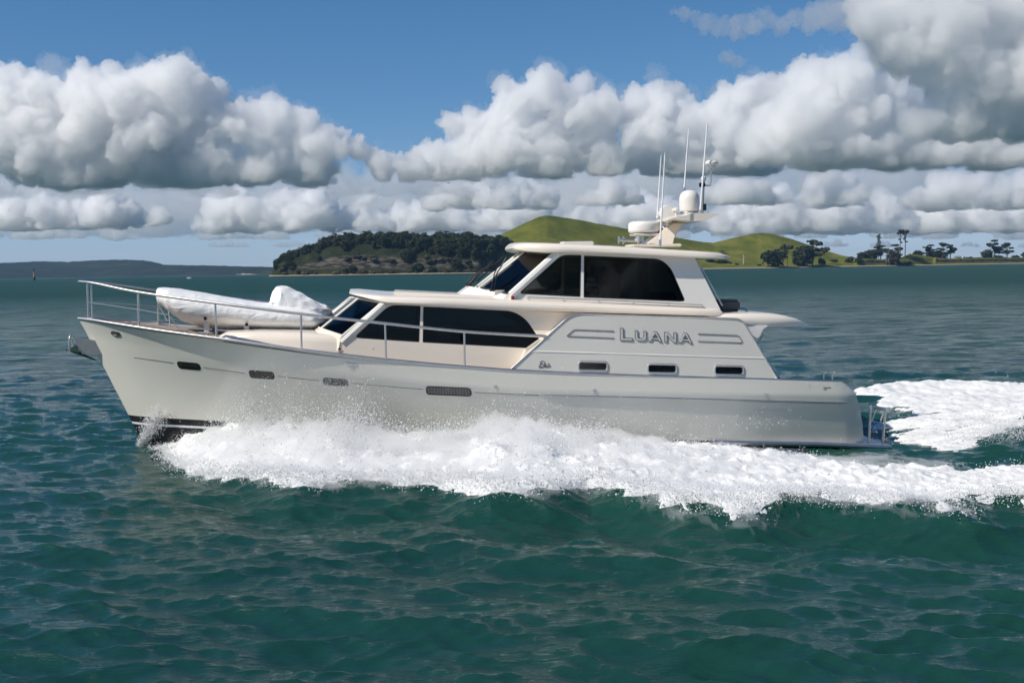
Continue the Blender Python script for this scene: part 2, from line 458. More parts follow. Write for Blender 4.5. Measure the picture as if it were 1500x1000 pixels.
# ---- low trunk cabin on the foredeck
def xz(px, py, yl): q = P(px, py, yl); return (q.x, q.z)
trz = [(312, 490, -1.0), (330, 488, -1.3), (380, 487, -1.45), (440, 488.5, -1.6), (490, 491, -1.66), (512, 495, -1.62)]
rings = []
for i, (a, b, y) in enumerate(trz):
    q = P(a, b, y); w = -y; z0 = zsheer(q.x) - .15; zt = q.z
    if i == 0:
        zt = z0 + .1
    r = .09
    half = [(w + .10, z0), (w + .06, zt - r * 2), (w + .03, zt - r * .8), (w - r * .5, zt - .01), (w - .3, zt + .02), (w * .4, zt + .05)]
    if i == 0: half = [(w * .9, z0), (w * .9, z0 + .03), (w * .88, z0 + .05), (w * .8, z0 + .07), (w * .6, z0 + .08), (w * .3, z0 + .08)]
    rings.append([Vector((q.x, -a_, b_)) for a_, b_ in half] + [Vector((q.x, a_, b_)) for a_, b_ in reversed(half)])
trunk = MB().loft(rings).build('trunk_cabin', M_cream, boat, 40)
# ---- saloon shell
SW = 1.78
def sal3(p, d): return Vector((p[0], -(SW - .05 * (p[1] - 2.6)) + d, p[1]))
def far(f): return lambda p, d: (lambda q: Vector((q.x, -q.y, q.z)))(f(p, d))
sal_out = [xz(a, b, -SW) for a, b in [(503, 492), (561, 444), (700, 450), (800, 456), (900, 460), (900, 560), (500, 550)]]
w1 = rounded([xz(a, b, -SW) for a, b in [(519, 494.3), (571, 447), (615.6, 448.6), (613.7, 500.6)]], [.12, .16, .02, .02])
w2 = rounded([xz(a, b, -SW) for a, b in [(619.6, 501), (620.5, 449.4), (752, 456), (771, 468), (795, 505), (785, 510)]], [.02, .02, .18, .3, .08, .08])
for f in (sal3, far(sal3)):
    wall = bmobj('saloon_wall', sheet(sal_out, [w1, w2], f, .06), M_cream, boat)
    for wq in (w1, w2):
        pane = bmobj('side_window', sheet(wq, [], f, .012, .018), M_tint, boat)
        fr = MB().tube([f((q[0], q[1]), .008) for q in wq], .012, 6, closed=True).build('seal', M_rubber, pane)
cs = [(471, 481, -1.15), (501.5, 491.6, -SW + .03), (558.5, 444.6, -SW + .05), (525, 437.2, -1.2)]
cq = [P(*q) for q in cs]
def quadpane(name, q4, m, frame=None, inset=.0, parent=None, fr=.02, fm=None):
    n = (q4[1] - q4[0]).cross(q4[3] - q4[0]).normalized()
    b = MB(); b.loft([[q + n * .006 for q in q4], [q - n * .006 for q in q4]])
    o = b.build(name, m, parent or boat, None)
    if frame: MB().tube(q4, fr, 6, closed=True).build('frame', frame, o)
    return o
mir = lambda q: Vector((q.x, -q.y, q.z))
quadpane('windscreen', cq, M_tint, M_white, fr=.035)
quadpane('windscreen', [mir(q) for q in cq], M_tint, M_white, fr=.035)
vf = Vector((-.22, 0, 0))
c0 = [Vector((cq[0].x, 0, cq[0].z)) + vf, cq[0], cq[3], Vector((cq[3].x, 0, cq[3].z)) + vf]
quadpane('windscreen', c0, M_tint, M_white, fr=.035)
quadpane('windscreen', [mir(q) for q in c0], M_tint, M_white, fr=.035)
for s in (-1, 1):
    a = Vector((cq[1].x - .02, s * (SW - .04), cq[1].z - .16)); b = Vector((cq[2].x + .07, s * (SW - .05), cq[2].z))
    MB().tube([a, b], .085, 8).build('corner_pillar', M_white, boat)
# base of the saloon front
fb = [P(462, 484, -1.0), P(500, 494, -SW)]
bs = MB()
pts = [Vector((c0[0].x - .05, 0, c0[0].z)), Vector((cq[0].x - .03, -1.18, cq[0].z)), Vector((cq[1].x, -SW, cq[1].z)), Vector((cq[1].x + .5, -SW + .14, cq[1].z))]
full = pts[:1] + pts[1:] + [mir(q) for q in reversed(pts[1:])]
bs.loft([[q + Vector((-.1, 0, -.35)) for q in full], [q + Vector((-.04, 0, -.03)) for q in full], [q + Vector((.03, 0, .0)) for q in full]])
bs.build('windscreen_base', M_cream, boat, 40)
# saloon interior
inn = MB()
inn.box((P(700, 500, -1).x, 0, P(700, 520, -1.5).z), (5.6, 3.3, .06))
inn.box((P(600, 480, 0).x, .5, P(600, 500, 0).z), (1.3, 1.2, .55))
inn.box((P(720, 480, 0).x, .9, P(720, 500, 0).z), (1.9, .7, .6))
inn.box((P(530, 480, 0).x, 0, P(530, 486, 0).z), (.8, 2.8, .1))
inn.build('saloon_interior', M_darkin, boat, None, .03)
# ---- saloon roof, running aft under the pilothouse
RW = 1.97
rt = [(511.5, 429.3, 429.9, -1.0), (522, 429.5, 433.4, -1.35), (540, 431.5, 438.5, -1.68), (566, 434, 445, -1.9), (640, 436, 448.5, -RW), (726, 439, 452.8, -RW), (800, 442.5, 455.8, -RW), (900, 446.8, 459, -RW), (1000, 451.5, 461.8, -RW), (1054, 454, 463.4, -RW), (1059, 456, 463, -RW + .05)]
def slab(st, camber, name, m, edge=.6, nn=6, smooth=45):
    rings = []
    for a, t, b_, y in st:
        q = P(a, t, y); q2 = P(a, b_, y); w = -y; zt = q.z; zb = q2.z; h = zt - zb; r = min(.09, h * .5)
        half = [(0, zb), (w - .28, zb), (w - .03, zb + h * .02), (w, zb + h * .22), (w - .012, zb + h * .6), (w - .05, zt - h * .12), (w - .12, zt + .004)]
        half += [(w * s, zt + camber * (1 - s * s)) for s in (.82, .6, .35, .12)]
        rings.append([Vector((q.x, -u, v)) for u, v in half] + [Vector((q.x, u, v)) for u, v in reversed(half[1:])])
    return MB().loft(rings).build(name, m, boat, smooth)
sroof = slab(rt, .085, 'saloon_roof', M_cream)
# raised sun pad / coaming on the roof ahead of the pilothouse
q0 = P(572, 430, -1.4); q1 = P(724, 438, -1.5)
MB().loft([[Vector((q0.x, y, q0.z + .05 * (1 - (y / 1.5) ** 2) - .12)) for y in (-1.45, -.7, .7, 1.45)] + [Vector((q0.x + .2, y, q0.z - .1)) for y in (1.45, -1.45)],
           [Vector((q0.x + .12, y, q0.z + .05)) for y in (-1.38, -.7, .7, 1.38)] + [Vector((q0.x + .2, y, q0.z - .1)) for y in (1.45, -1.45)],
           [Vector((q1.x, y, q1.z + .07)) for y in (-1.38, -.7, .7, 1.38)] + [Vector((q1.x, y, q1.z - .1)) for y in (1.45, -1.45)]]).build('roof_coaming', M_cream, boat, 30)
# ---- pilothouse
PW = 1.62
def pil3(p, d): return Vector((p[0], -(PW - .09 * (p[1] - 3.6)) + d, p[1]))
pil_out = [xz(a, b, -PW) for a, b in [(732, 445), (741, 433), (813, 369), (905, 368), (1017, 374), (1055.5, 455), (1050, 459), (800, 449)]]
wa = rounded([xz(a, b, -PW) for a, b in [(760.5, 429.8), (823.5, 373.6), (851.8, 374.1), (849.7, 434.4)]], [.10, .16, .02, .02])
wb = rounded([xz(a, b, -PW) for a, b in [(855.4, 435.2), (856.6, 374.8), (968, 379.5), (983, 392), (1003, 440.3), (996, 441)]], [.02, .02, .26, .22, .09, .1])
for f in (pil3, far(pil3)):
    wall = bmobj('pilothouse_wall', sheet(pil_out, [wa, wb], f, .06), M_white, boat)
    for wq in (wa, wb):
        pane = bmobj('side_window', sheet(wq, [], f, .012, .018), M_tint, boat)
        MB().tube([f((q[0], q[1]), .008) for q in wq], .013, 6, closed=True).build('seal', M_rubber, pane)
ps = [(703.5, 420.3, -.55), (742.8, 429.4, -PW + .02), (811.8, 370.3, -PW + .12), (773.5, 366.6, -.62)]
pq = [P(*q) for q in ps]
quadpane('windscreen', pq, M_clear, M_rubber, fr=.018)
quadpane('windscreen', [mir(q) for q in pq], M_clear, M_rubber, fr=.018)
vf = Vector((-.06, 0, 0))
pc = [mir(pq[0]), pq[0], pq[3], mir(pq[3])]
quadpane('windscreen', [pc[0] + Vector((-.01, -.03, 0)), pc[1] + Vector((-.01, .03, 0)), pc[2] + Vector((-.01, .03, 0)), pc[3] + Vector((-.01, -.03, 0))], M_clear, M_rubber, fr=.018)
for s in (-1, 1):
    MB().tube([Vector((pq[0].x - .04, s * .53, pq[0].z - .04)), Vector((pq[3].x - .02, s * .60, pq[3].z))], .035, 8).build('screen_mullion', M_white, boat)
    a = Vector((pq[1].x + .09, s * (PW - .02), pq[1].z - .05)); b = Vector((pq[2].x + .09, s * (PW - .13), pq[2].z))
    MB().tube([a, b], [.10, .095], 8).build('corner_pillar', M_white, boat)
# sloped pilothouse base under the screens
bp_ = []
for (a, b, y) in [(688, 419, -.5), (742, 431.5, -PW), (760, 434, -PW)]:
    bp_.append(P(a, b, y))
lo = []
for (a, b, y) in [(672, 431, -.6), (733, 446, -PW - .04), (760, 449, -PW - .04)]:
    lo.append(P(a, b, y))
bs = MB()
bs.loft([lo + [mir(q) for q in reversed(lo)], bp_ + [mir(q) for q in reversed(bp_)]])
bs.build('pilothouse_base', M_white, boat, 30, .02)
proof = slab([(750.5, 361.0, 363.8, -.9), (757, 357.6, 366.3, -1.25), (772, 356.2, 368.2, -1.5), (800, 356.5, 370.6, -1.68), (830, 357.5, 370, -1.78), (905, 361, 372.2, -1.8), (989, 366.3, 376.6, -1.8), (1030, 368.6, 378.4, -1.78), (1056, 370.6, 379, -1.7), (1066, 373.5, 378.5, -1.5), (1070, 375.8, 377, -1.2)], .05, 'pilothouse_roof', M_cream)
# interior: floor, dash, seats, rear bulkhead
fl = MB(); fz = P(880, 452, 0).z - .18
fl.box((P(890, 440, 0).x, 0, fz), (5.0, 3.0, .05))
fl.build('pilothouse_floor', M_darkin, boat, None)
dash = MB()
d0 = [P(718, 424, 0), P(790, 420, 0), P(806, 440, 0), P(715, 440, 0)]
dash.loft([[Vector((q.x, s * 1.42, q.z)) for q in d0] for s in (-1, 1)])
dash.build('helm_console', M_inlin, boat, None, .03)
dd = [P(752, 404, 0), P(775, 404, 0), P(790, 424, 0), P(748, 424, 0)]
MB().loft([[Vector((q.x, s, q.z)) for q in dd] for s in (-1.0, .2)]).build('instrument_pod', M_inlin, boat, None, .03)
for y in (-.75, .75):
    seat = MB(); seat.box((P(868, 430, 0).x + .1, y, P(868, 436, 0).z - .12), (.6, .62, .16)); seat.box((P(893, 420, 0).x, y, P(893, 415, 0).z), (.16, .6, .85))
    seat.build('helm_seat', M_darkin, boat, 40, .05)
seat = MB(); seat.box((P(960, 430, 0).x, .9, P(960, 438, 0).z), (1.4, .6, .3))
seat.build('settee', M_darkin, boat, 40, .05)
MB().box((P(945, 410, 0).x, .2, P(945, 412, 0).z), (.16, .5, 1.15)).build('cabin_door_post', M_darkin, boat, None)
# rear bulkhead with door glass, following the raked aft edge
ra = P(1017, 374, -PW); rb = P(1055.5, 455, -PW)
bq = [Vector((rb.x - .04, -1.55, rb.z)), Vector((rb.x - .04, -.5, rb.z)), Vector((ra.x - .04, -.48, ra.z)), Vector((ra.x - .04, -1.45, ra.z))]
quadpane('aft_window', bq, M_tint, M_white, fr=.03); quadpane('aft_window', [mir(q) for q in bq], M_tint, M_white, fr=.03)
# stainless rail behind the aft edge
MB().tube([P(1024, 389, -1.5), P(1028, 393, -1.52), P(1054, 440, -1.55), P(1058, 448, -1.56)], .022, 8).build('aft_handrail', M_steel, boat)
# grab rail under the pilothouse windows
gr = MB().tube([P(773, 435.5, -PW - .06), P(900, 440.2, -PW - .06), P(1029.5, 447, -PW - .06)], .016, 8)
for px in (773, 825, 877, 928, 979, 1029):
    t = (px - 773) / 256; py = 435.5 + t * 11.5
    a = P(px, py, -PW - .06); gr.tube([a, a + Vector((0, .12, -.02))], .013, 6)
    gr.lathe(a + Vector((0, .06, -.02)), [(.03, 0), (.03, .012)], 10, (0, 1, 0))
gr.build('grab_rail', M_steel, boat)
# port-side navigation light
q = P(750.8, 436.3, -PW - .02)
nl = MB().box(q, (.13, .12, .14)).build('side_light', M_plastic, boat, None, .02)
MB().box(q + Vector((0, -.062, 0)), (.075, .03, .095)).build('lens', M_red, nl, None, .008)
# wipers
for a, b, c in [((722, 427.5, -1.1), (728.5, 399, -1.02), (736.5, 386.5, -.9)), ((690, 419.5, -.1), (706, 400, -.05), (731, 386, .0)), ((686, 418.5, .35), (697, 404, .4), (716, 392, .45))]:
    w_ = MB(); A, B_, C_ = P(*a), P(*b), P(*c); o = Vector((-.06, -.03, .02))
    w_.tube([A + o, B_ + o, C_ + o], .014, 6); w_.tube([A + o * .8 + Vector((.06, 0, 0)), B_ + o * .8 + Vector((.05, 0, 0))], .01, 6)
    w_.tube([B_ + o * .5 + Vector((-.1, 0, -.22)), C_ + o * .5 + Vector((.12, 0, .14))], .016, 6); w_.lathe(A, [(.04, 0), (.035, .09)], 8, (-.6, -.3, .6))
    w_.build('windscreen_wiper', M_rubber, boat)
# ---- raised aft quarter: bulwark panels with the name
QW = 2.22
def qp3(p, d): return Vector((p[0], -(min(B(p[0]) - .01, 2.40) - .11 * max(0, p[1] - zsheer(p[0]))) + d, p[1]))
def qy(px, py):
    y = 2.2
    for k in range(10): q = P(px, py, -y); y = -qp3((q.x, q.z), 0).y
    return P(px, py, -y)
def q2(px, py): q = qy(px, py); return (q.x, q.z)
def subdiv(poly, L=.35):
    out = []
    for i in range(len(poly)):
        a = Vector(poly[i]); b = Vector(poly[(i + 1) % len(poly)]); n = max(1, int((b - a).length / L))
        out += [a.lerp(b, k / n) for k in range(n)]
    return out
up_o = rounded([q2(*p) for p in [(775.5, 513.2), (838, 459.5), (1085.5, 467.5), (1119, 523)]], [.02, .28, .16, .02])
lo_o = [q2(*p) for p in [(747, 543.2), (774, 515.2), (1121, 525.5), (1140, 557.5), (1040, 555.5), (900, 551), (800, 546.5)]]
upn = bmobj('name_panel', sheet(subdiv(up_o), [], qp3, .06), M_panel, boat); bmobj('name_panel', sheet(subdiv(up_o), [], far(qp3), .06), M_panel, boat)
ph = []
for cx, cy in [(868.5, 536), (970, 539.6), (1068, 542.2)]:
    ph.append(rounded([q2(cx - 21, cy - 6.6), q2(cx + 21, cy - 5.8), q2(cx + 21, cy + 6.8), q2(cx - 21, cy + 6)], .07))
lon = bmobj('bulwark_panel', sheet(subdiv(lo_o), ph, qp3, .06, .004), M_panel, boat); bmobj('bulwark_panel', sheet(subdiv(lo_o), ph, far(qp3), .06, .004), M_panel, boat)
for f in (qp3, far(qp3)):
    for pl in ph:
        po = bmobj('porthole', sheet(pl, [], f, .01, .03), M_portglass, boat)
        MB().tube([f((v.x, v.y), -.002) for v in pl], .024, 8, closed=True).build('frame', M_steel, po)
# cream body behind the panels, with the bright seam between them
sb = MB()
ins = [q2(*p) for p in [(760, 543), (772, 514), (838, 466), (1060, 470), (1112, 520), (1128, 554)]]
rs_ = []
for d in (.07, None):
    rs_.append([(lambda v: Vector((v.x, v.y if d else -v.y, v.z)))(qp3(p, .07)) for p in ins])
sb.loft(rs_); sb.build('aft_cabin', M_cream, boat, 30)
for f in (qp3, far(qp3)):
    sm = MB(); sm.tube([f(q2(*p), .012) for p in [(773, 514.2), (860, 516.6), (960, 519.7), (1080, 523.3), (1119.5, 524.4)]], .024, 6)
    sm.build('seam_moulding', M_white, boat)
for f in (qp3, far(qp3)):
    loop = [Vector((q[0], q[1])) for q in [q2(*p) for p in [(746, 542.5), (775.5, 513), (836, 460.2)]]]
    up2 = rounded([q2(*p) for p in [(746, 542.5), (838, 459.0), (1087, 467.2), (1122.5, 527), (1140, 557)]], [0, .28, .2, .1, 0])
    MB().tube([f((v[0], v[1]), .0) for v in up2], .022, 6).build('panel_edging', M_steel, boat, 60)
# name in raised metal capitals
def letter(poly, holes, name):
    """outline in photo points; dark rim, bright face"""
    def mp(p, d): q = qy(p[0], p[1]); return Vector((q.x, q.y - d, q.z))
    bm = bmesh.new(); edges = []
    for loop in [poly] + holes:
        vs = [bm.verts.new((p[0], p[1], 0)) for p in loop]
        for i in range(len(vs)): edges.append(bm.edges.new((vs[i], vs[(i + 1) % len(vs)])))
    bmesh.ops.triangle_fill(bm, use_beauty=True, edges=edges)
    ex = bmesh.ops.extrude_face_region(bm, geom=list(bm.faces))
    for v in ex['geom']:
        if isinstance(v, bmesh.types.BMVert): v.co.z = .022
    topf = [f for f in bm.faces if all(v.co.z > .02 for v in f.verts)]
    ins = bmesh.ops.inset_region(bm, faces=topf, thickness=.85, depth=0, use_boundary=True, use_even_offset=True)
    inner = [f for f in topf if f.is_valid]
    for f in inner:
        f.material_index = 1
        for v in f.verts: v.co.z = .030
    for v in bm.verts: v.co = mp((v.co.x, v.co.y), v.co.z)
    bmesh.ops.recalc_face_normals(bm, faces=bm.faces)
    return bmobj(name, bm, [M_chromed, M_letter], upn, 20)
def sk(pts, x0, y0, sx, sy, shear=.047):
    return [(x0 + u * sx, y0 - v * sy + shear * u * sx) for u, v in pts]
tk = 4.4
def Lg(x0, yb, wd, ht):
    return [(x0, yb), (x0, yb - ht), (x0 + tk + .6, yb - ht + .2), (x0 + tk + .6, yb - tk + .4), (x0 + wd, yb - tk + 1.0), (x0 + wd, yb + .9)]
letter(Lg(908, 498.4, 18.6, 18.2), [], 'name_letter')
def Ug(x0, yb, wd, ht):
    o = []; s = wd * .047
    o += [(x0, yb - ht), (x0 + tk, yb - ht + .2), (x0 + tk, yb - 5.5), (x0 + tk + 1.6, yb - 3.9), (x0 + wd - tk - 1.6, yb - 3.6), (x0 + wd - tk, yb - 5.2), (x0 + wd - tk, yb - ht + s), (x0 + wd, yb - ht + s), (x0 + wd, yb - 3.8 + s), (x0 + wd - 3.4, yb + s), (x0 + 3.2, yb + .2), (x0, yb - 3.6)]
    return o
letter(Ug(929.8, 498.8, 17, 14.8), [], 'name_letter')
def Ag(x0, yb, wd, ht):
    s = .047 * wd; c = x0 + wd / 2
    out = [(x0, yb), (c - 2.4, yb - ht + s / 2), (c + 2.4, yb - ht + s / 2), (x0 + wd, yb + s), (x0 + wd - 4.8, yb + s), (x0 + wd - 6.2, yb - 3.2 + s), (x0 + 6.2, yb - 3.2), (x0 + 4.8, yb)]
    hole = [(c - 2.9, yb - 6.2), (c + 2.9, yb - 6.0), (c, yb - ht + 4.6)]
    return out, hole
for x0, yb in ((949, 499.9), (993.3, 502.0)):
    o, h = Ag(x0, yb, 20.6, 15); letter(o, [h], 'name_letter')
x0, yb, wd, ht = 972.8, 501.0, 18, 15
s = .047 * wd
letter([(x0, yb), (x0, yb - ht), (x0 + tk + .4, yb - ht + .2), (x0 + wd - tk, yb - 6.2 + s), (x0 + wd - tk, yb - ht + s), (x0 + wd, yb - ht + s), (x0 + wd, yb + s), (x0 + wd - tk - .4, yb + s), (x0 + tk, yb - 9.0), (x0 + tk, yb + .2)], [], 'name_letter')
# pinstripe frames either side of the name
for pl in ([(899, 485), (844, 482.8), (840.5, 483.2), (829.8, 491.2), (831.5, 492.4), (899, 495.2)], [(1022.5, 489), (1079, 491.2), (1082.5, 493), (1087.3, 500.5), (1085, 502), (1022.5, 499.8)]):
    MB().tube([qy(*p) + Vector((0, -.004, 0)) for p in pl], .016, 6).build('pinstripe', M_steeld, upn)
# cursive maker's mark below: reads Elite
el = [[(797.5, 529.6), (794, 528.6), (790.8, 530.6), (792.4, 532.6), (795.5, 532.4), (791, 533.4), (789.4, 536.2), (792.2, 538), (795.6, 536.6), (797.4, 533.2), (798.4, 530.2), (797.2, 533.6), (797.4, 536.6), (799.2, 535.8), (800.2, 533.6), (800, 536.2), (801.4, 536.2), (803, 531.2), (802.2, 535.4), (803.2, 536.4), (804.6, 535), (804.8, 533.6), (803.8, 534.2), (804, 536.4), (806.5, 536)], [(789.2, 538.2), (796, 536.9), (803, 537.6)]]
for s_ in el: MB().tube([qy(*p) + Vector((0, -.004, 0)) for p in smoothpts([(a, b, 0) for a, b in s_], 3) for p in [(p.x, p.y)]], .0065, 5).build('maker_emblem', M_chromed, lon)
# ---- aft hardtop over the cockpit
slab([(1040, 461, 474, -1.95), (1070, 460.2, 476, -2.05), (1098, 459.6, 477.5, -2.05), (1124, 460.0, 478, -2.0), (1150, 462.2, 477.4, -1.95), (1168, 466.5, 477, -1.8), (1178, 471.5, 476.6, -1.6), (1182, 475, 476.2, -1.3)], .04, 'cockpit_roof', M_cream)
br = [P(a, b, -2.0) for a, b in [(1084, 470), (1126, 477), (1118.5, 482.5), (1112.5, 494), (1105, 500)]]
for s in (-1, 1):
    MB().loft([[Vector((q.x, s * 2.02, q.z)) for q in br], [Vector((q.x, s * 1.86, q.z)) for q in br]]).build('roof_bracket', M_white, boat, None, .02)
    MB().tube([(P(1118.5, 489.5, -1.9).x, s * 1.9, P(1118.5, 489.5, -1.9).z), (P(1110.5, 501, -1.9).x, s * 1.9, P(1110.5, 501, -1.9).z)], .02, 8).build('roof_strut', M_steel, boat)
    MB().tube([(q.x, s * 2.12, q.z) for q in [P(*p, -2.12) for p in [(1126, 531), (1134, 541), (1140, 550), (1143, 556)]]], .02, 8).build('cockpit_rail', M_steel, boat)
# grey padded seat on the boat deck with its bent steel arm
q0 = P(1054, 439.5, -1.1); q1 = P(1084, 455.5, -1.1)
se = MB().box(((q0.x + q1.x) / 2, -.6, (q0.z + q1.z) / 2), (q1.x - q0.x, 1.1, q0.z - q1.z)).build('deck_seat', M_grey, boat, 40, .05)
MB().tube(smoothpts([P(1082, 452.5, -1.1), P(1089, 452, -1.1), P(1093.5, 454.5, -1.1), P(1094.8, 464, -1.1)], 4), .028, 8).build('arm', M_steel, se)
# ---- bow rail
rail_px = [(117, 412.3, 0.02), (140, 415.2, .3), (203.5, 428, 0), (317, 443.8, 0), (442, 460, 0), (565.5, 473.8, 0), (681, 485.6, 0), (800, 492.5, 0)]
def rail_at(px, py):
    y = 1.5
    for k in range(20): q = P(px, py, -y); y = .5 * y + .5 * max(B(q.x + .12) - .10, .03)
    return P(px, py, -y)
rp = [rail_at(a, b) for a, b, _ in rail_px]; rp[0].y = -.06
rails = MB()
for s in (1, -1):
    pp = smoothpts([Vector((p.x, s * p.y, p.z)) for p in rp], 8)
    rails.tube(pp, .033, 8)
rails.tube([(rp[0].x, -.06, rp[0].z), (rp[0].x - .05, 0, rp[0].z), (rp[0].x, .06, rp[0].z)], .033, 8)
rail = rails.build('bow_rail', M_steel, boat, 60)
def rail_z(x): return interp(x, [p.x for p in rp], [p.z for p in rp])
for i, (a, b) in enumerate([(129.5, 466), (203.6, 479.5), (317, 497), (442, 513), (565.5, 527), (681, 538)]):
    y = 1.0
    for k in range(20): q = P(a, b, -y); y = .5 * y + .5 * max(B(q.x) - .07, .12)
    for s in (-1, 1):
        MB().tube([(q.x, s * y, zsheer(q.x)), (q.x, s * (y - .01), rail_z(q.x) - .02)], .024, 8).build('stanchion', M_steel, rail)
wr = MB()
for s in (-1, 1):
    ws = []
    for a, b in [(129.5, 442.5), (203.6, 453.5), (247, 461)]:
        y = 1.0
        for k in range(20): q = P(a, b, -y); y = .5 * y + .5 * max(B(q.x) - .075, .12)
        ws.append(Vector((q.x, s * y, q.z)))
    wr.tube(ws, .010, 6); e = ws[-1]; wr.tube([e, Vector((e.x + .25, e.y * .9, zsheer(e.x + .25)))], .008, 6)
wr.build('guard_wire', M_steel, rail)
# ---- anchor on its bow roller
an = empty('bow_anchor', (0, 0, 0)); an.parent = boat
aq = lambda a, b, y=0: P(a, b, y)
ro = [aq(*p) for p in [(112, 498), (130, 496.5), (150, 499), (160, 518), (122, 518.5), (116, 508)]]
rol = MB()
for y in (-.12, .10): rol.loft([[q + Vector((0, y, 0)) for q in ro], [q + Vector((0, y + .02, 0)) for q in ro]])
rol.tube([aq(118, 512) + Vector((0, -.11, 0)), aq(118, 512) + Vector((0, .11, 0))], .04, 8)
rol.build('anchor_roller', M_steeld, an)
sh_ = MB().loft([[q + Vector((0, y, 0)) for q in [aq(*p) for p in [(110, 505), (114, 506), (119, 517), (141, 526.5), (139, 527.5), (115, 519), (104, 515.5)]]] for y in (-.025, .025)])
sh_.build('anchor_shank', M_rubber, an)
fk = MB()
tip = aq(93.5, 512.5); bk1 = aq(112, 504.5); bk2 = aq(117, 517.5)
V = [tip, bk1 + Vector((.05, -.24, 0)), bk2 + Vector((0, 0, -.02)), bk1 + Vector((.05, .24, 0)), aq(106, 507) + Vector((0, 0, .0))]
fk.add(V, [(0, 1, 2), (0, 2, 3), (0, 4, 1), (0, 3, 4), (4, 3, 2), (4, 2, 1)])
fk.build('anchor_fluke', M_steel, an, None)
MB().tube(smoothpts([aq(101.5, 515, -.14), aq(101.5, 500, -.14), aq(102.3, 493.5, -.12), aq(104, 490, -.0), aq(105.6, 494, .12), aq(106, 500, .14), aq(107, 512, .14)], 5), .02, 8).build('roll_bar', M_steel, an)
# deck fittings forward
for a, b, y, L_ in [(192, 477.2, -.45, .28), (270, 489, -1.0, .36), (302, 493, -1.25, .36)]:
    q = P(a, b, y); q.z = zsheer(q.x) + .06
    MB().tube([q + Vector((-L_ / 2, 0, 0)), q + Vector((L_ / 2, 0, -.01))], .025, 8).tube([q + Vector((-.06, 0, -.07)), q + Vector((-.06, 0, 0))], .02, 6).tube([q + Vector((.06, 0, -.07)), q + Vector((.06, 0, 0))], .02, 6).build('mooring_cleat', M_steeld, boat)
for a in (1206.5, 1219):
    q = P(a, 556.5, -1.95); q.z = zsheer(q.x) + .03
    MB().tube([q + Vector((0, 0, 0)), q + Vector((0, 0, .12))], .022, 8).tube([q + Vector((-.07, 0, .15)), q + Vector((0, 0, .11)), q + Vector((.07, 0, .17))], .018, 8).build('stern_cleat', M_steel, boat)
# vent on the saloon side
q = P(497, 511, -SW - .02); MB().box(q, (.07, .03, .03)).build('side_vent', M_rubber, boat, None)
# ---- swim platform and boarding rail
a0 = P(1040, 649, -2.2); a1 = P(1299, 652.5, -1.9)
sp = MB()
sp.loft([[Vector((x, y, z)) for y, z in ((-2.16, zc - .05), (-2.19, zc), (-2.16, zc + .05), (2.16, zc + .05), (2.19, zc), (2.16, zc - .05))] for x, zc in ((a0.x, a0.z + .02), (P(1200, 656, -2.2).x, P(1200, 651, -2.2).z), (a1.x - .1, a1.z), (a1.x, a1.z))])
plat = sp.build('swim_platform', M_rub, boat, 30)
ld = MB(); Lp = lambda a, b, y: P(a, b, y)
ld.tube(smoothpts([Lp(1272.8, 650, -1.8), Lp(1274, 622, -1.8), Lp(1275.6, 598, -1.8), Lp(1278.5, 595.2, -1.8), Lp(1294, 599.2, -1.75), Lp(1296.6, 602, -1.75), Lp(1295, 622, -1.75), Lp(1292.4, 655, -1.75)], 5), .033, 8)
ld.tube([Lp(1275, 616.5, -1.8), Lp(1295.5, 620.5, -1.75)], .022, 8); ld.tube([Lp(1276.5, 617, -1.8), Lp(1284, 598, -1.78)], .02, 8); ld.tube([Lp(1289, 619, -1.77), Lp(1295, 602, -1.75)], .02, 8)
ld.build('boarding_rail', M_steel, plat)
# ---- roof gear
q0 = P(823, 354, -.6); q1 = P(869, 357, -.6)
MB().box(((q0.x + q1.x) / 2, -.4, q0.z - .06), (q1.x - q0.x, .7, .12)).build('roof_hatch', M_plastic, boat, None, .03)
ms = empty('radar_mast', (0, 0, 0)); ms.parent = boat
leg = [(941, 358), (962, 342), (975, 331), (984, 326.5), (1003, 325.5), (993.5, 334), (986, 344), (981.5, 352), (980, 362)]
lw = [.42, .36, .3, .26, .26, .3, .36, .42, .44]
MB().loft([[Vector((P(a, b, 0).x, s * w_ , P(a, b, 0).z)) for (a, b), w_ in zip(leg, lw)] for s in (-1, 1)]).build('mast_leg', M_cream, ms, 30, .03)
MB().loft([[Vector((q.x, y, q.z + (0.03 if abs(y) < .8 else 0))) for y in (-1.0, -.6, .6, 1.0)] + [Vector((q.x, y, q.z - t)) for y in (1.0, .6, -.6, -1.0)] for q, t in
           [(P(964.5, 324.2, 0), .02), (P(974, 321, 0), .05), (P(990.5, 318, 0), .13), (P(1000, 315, 0), .2), (P(1017, 315.8, 0), .18), (P(1030, 316.2, 0), .06), (P(1037.5, 316.6, 0), .02)]]).build('mast_wing', M_cream, ms, 35)
MB().loft([[Vector((q.x, y, q.z)) for y in (-.35, .35)] + [Vector((q.x, y, q.z - .06)) for y in (.35, -.35)] for q in (P(926, 342, 0), P(962, 342.5, 0))]).build('radar_shelf', M_cream, ms, None, .02)
def dome(name, x0, x1, yt, yb, prof, par, m=M_plastic, yl=0.0, n=24):
    a, b = P(x0, yb, yl), P(x1, yb, yl); r = (b.x - a.x) / 2; c = Vector(((a.x + b.x) / 2, yl, (a.z + b.z) / 2)); h = P((x0 + x1) / 2, yt, yl).z - c.z
    return MB().lathe(c, [(r * u, h * v) for u, v in prof], n).build(name, m, par, 60)
dome('radar_dome', 920.5, 965.8, 324.2, 341, [(.86, 0), (.97, .06), (1, .2), (1, .55), (.985, .75), (.9, .93), (.7, .99), (.3, 1.0), (0, 1.01)], ms)
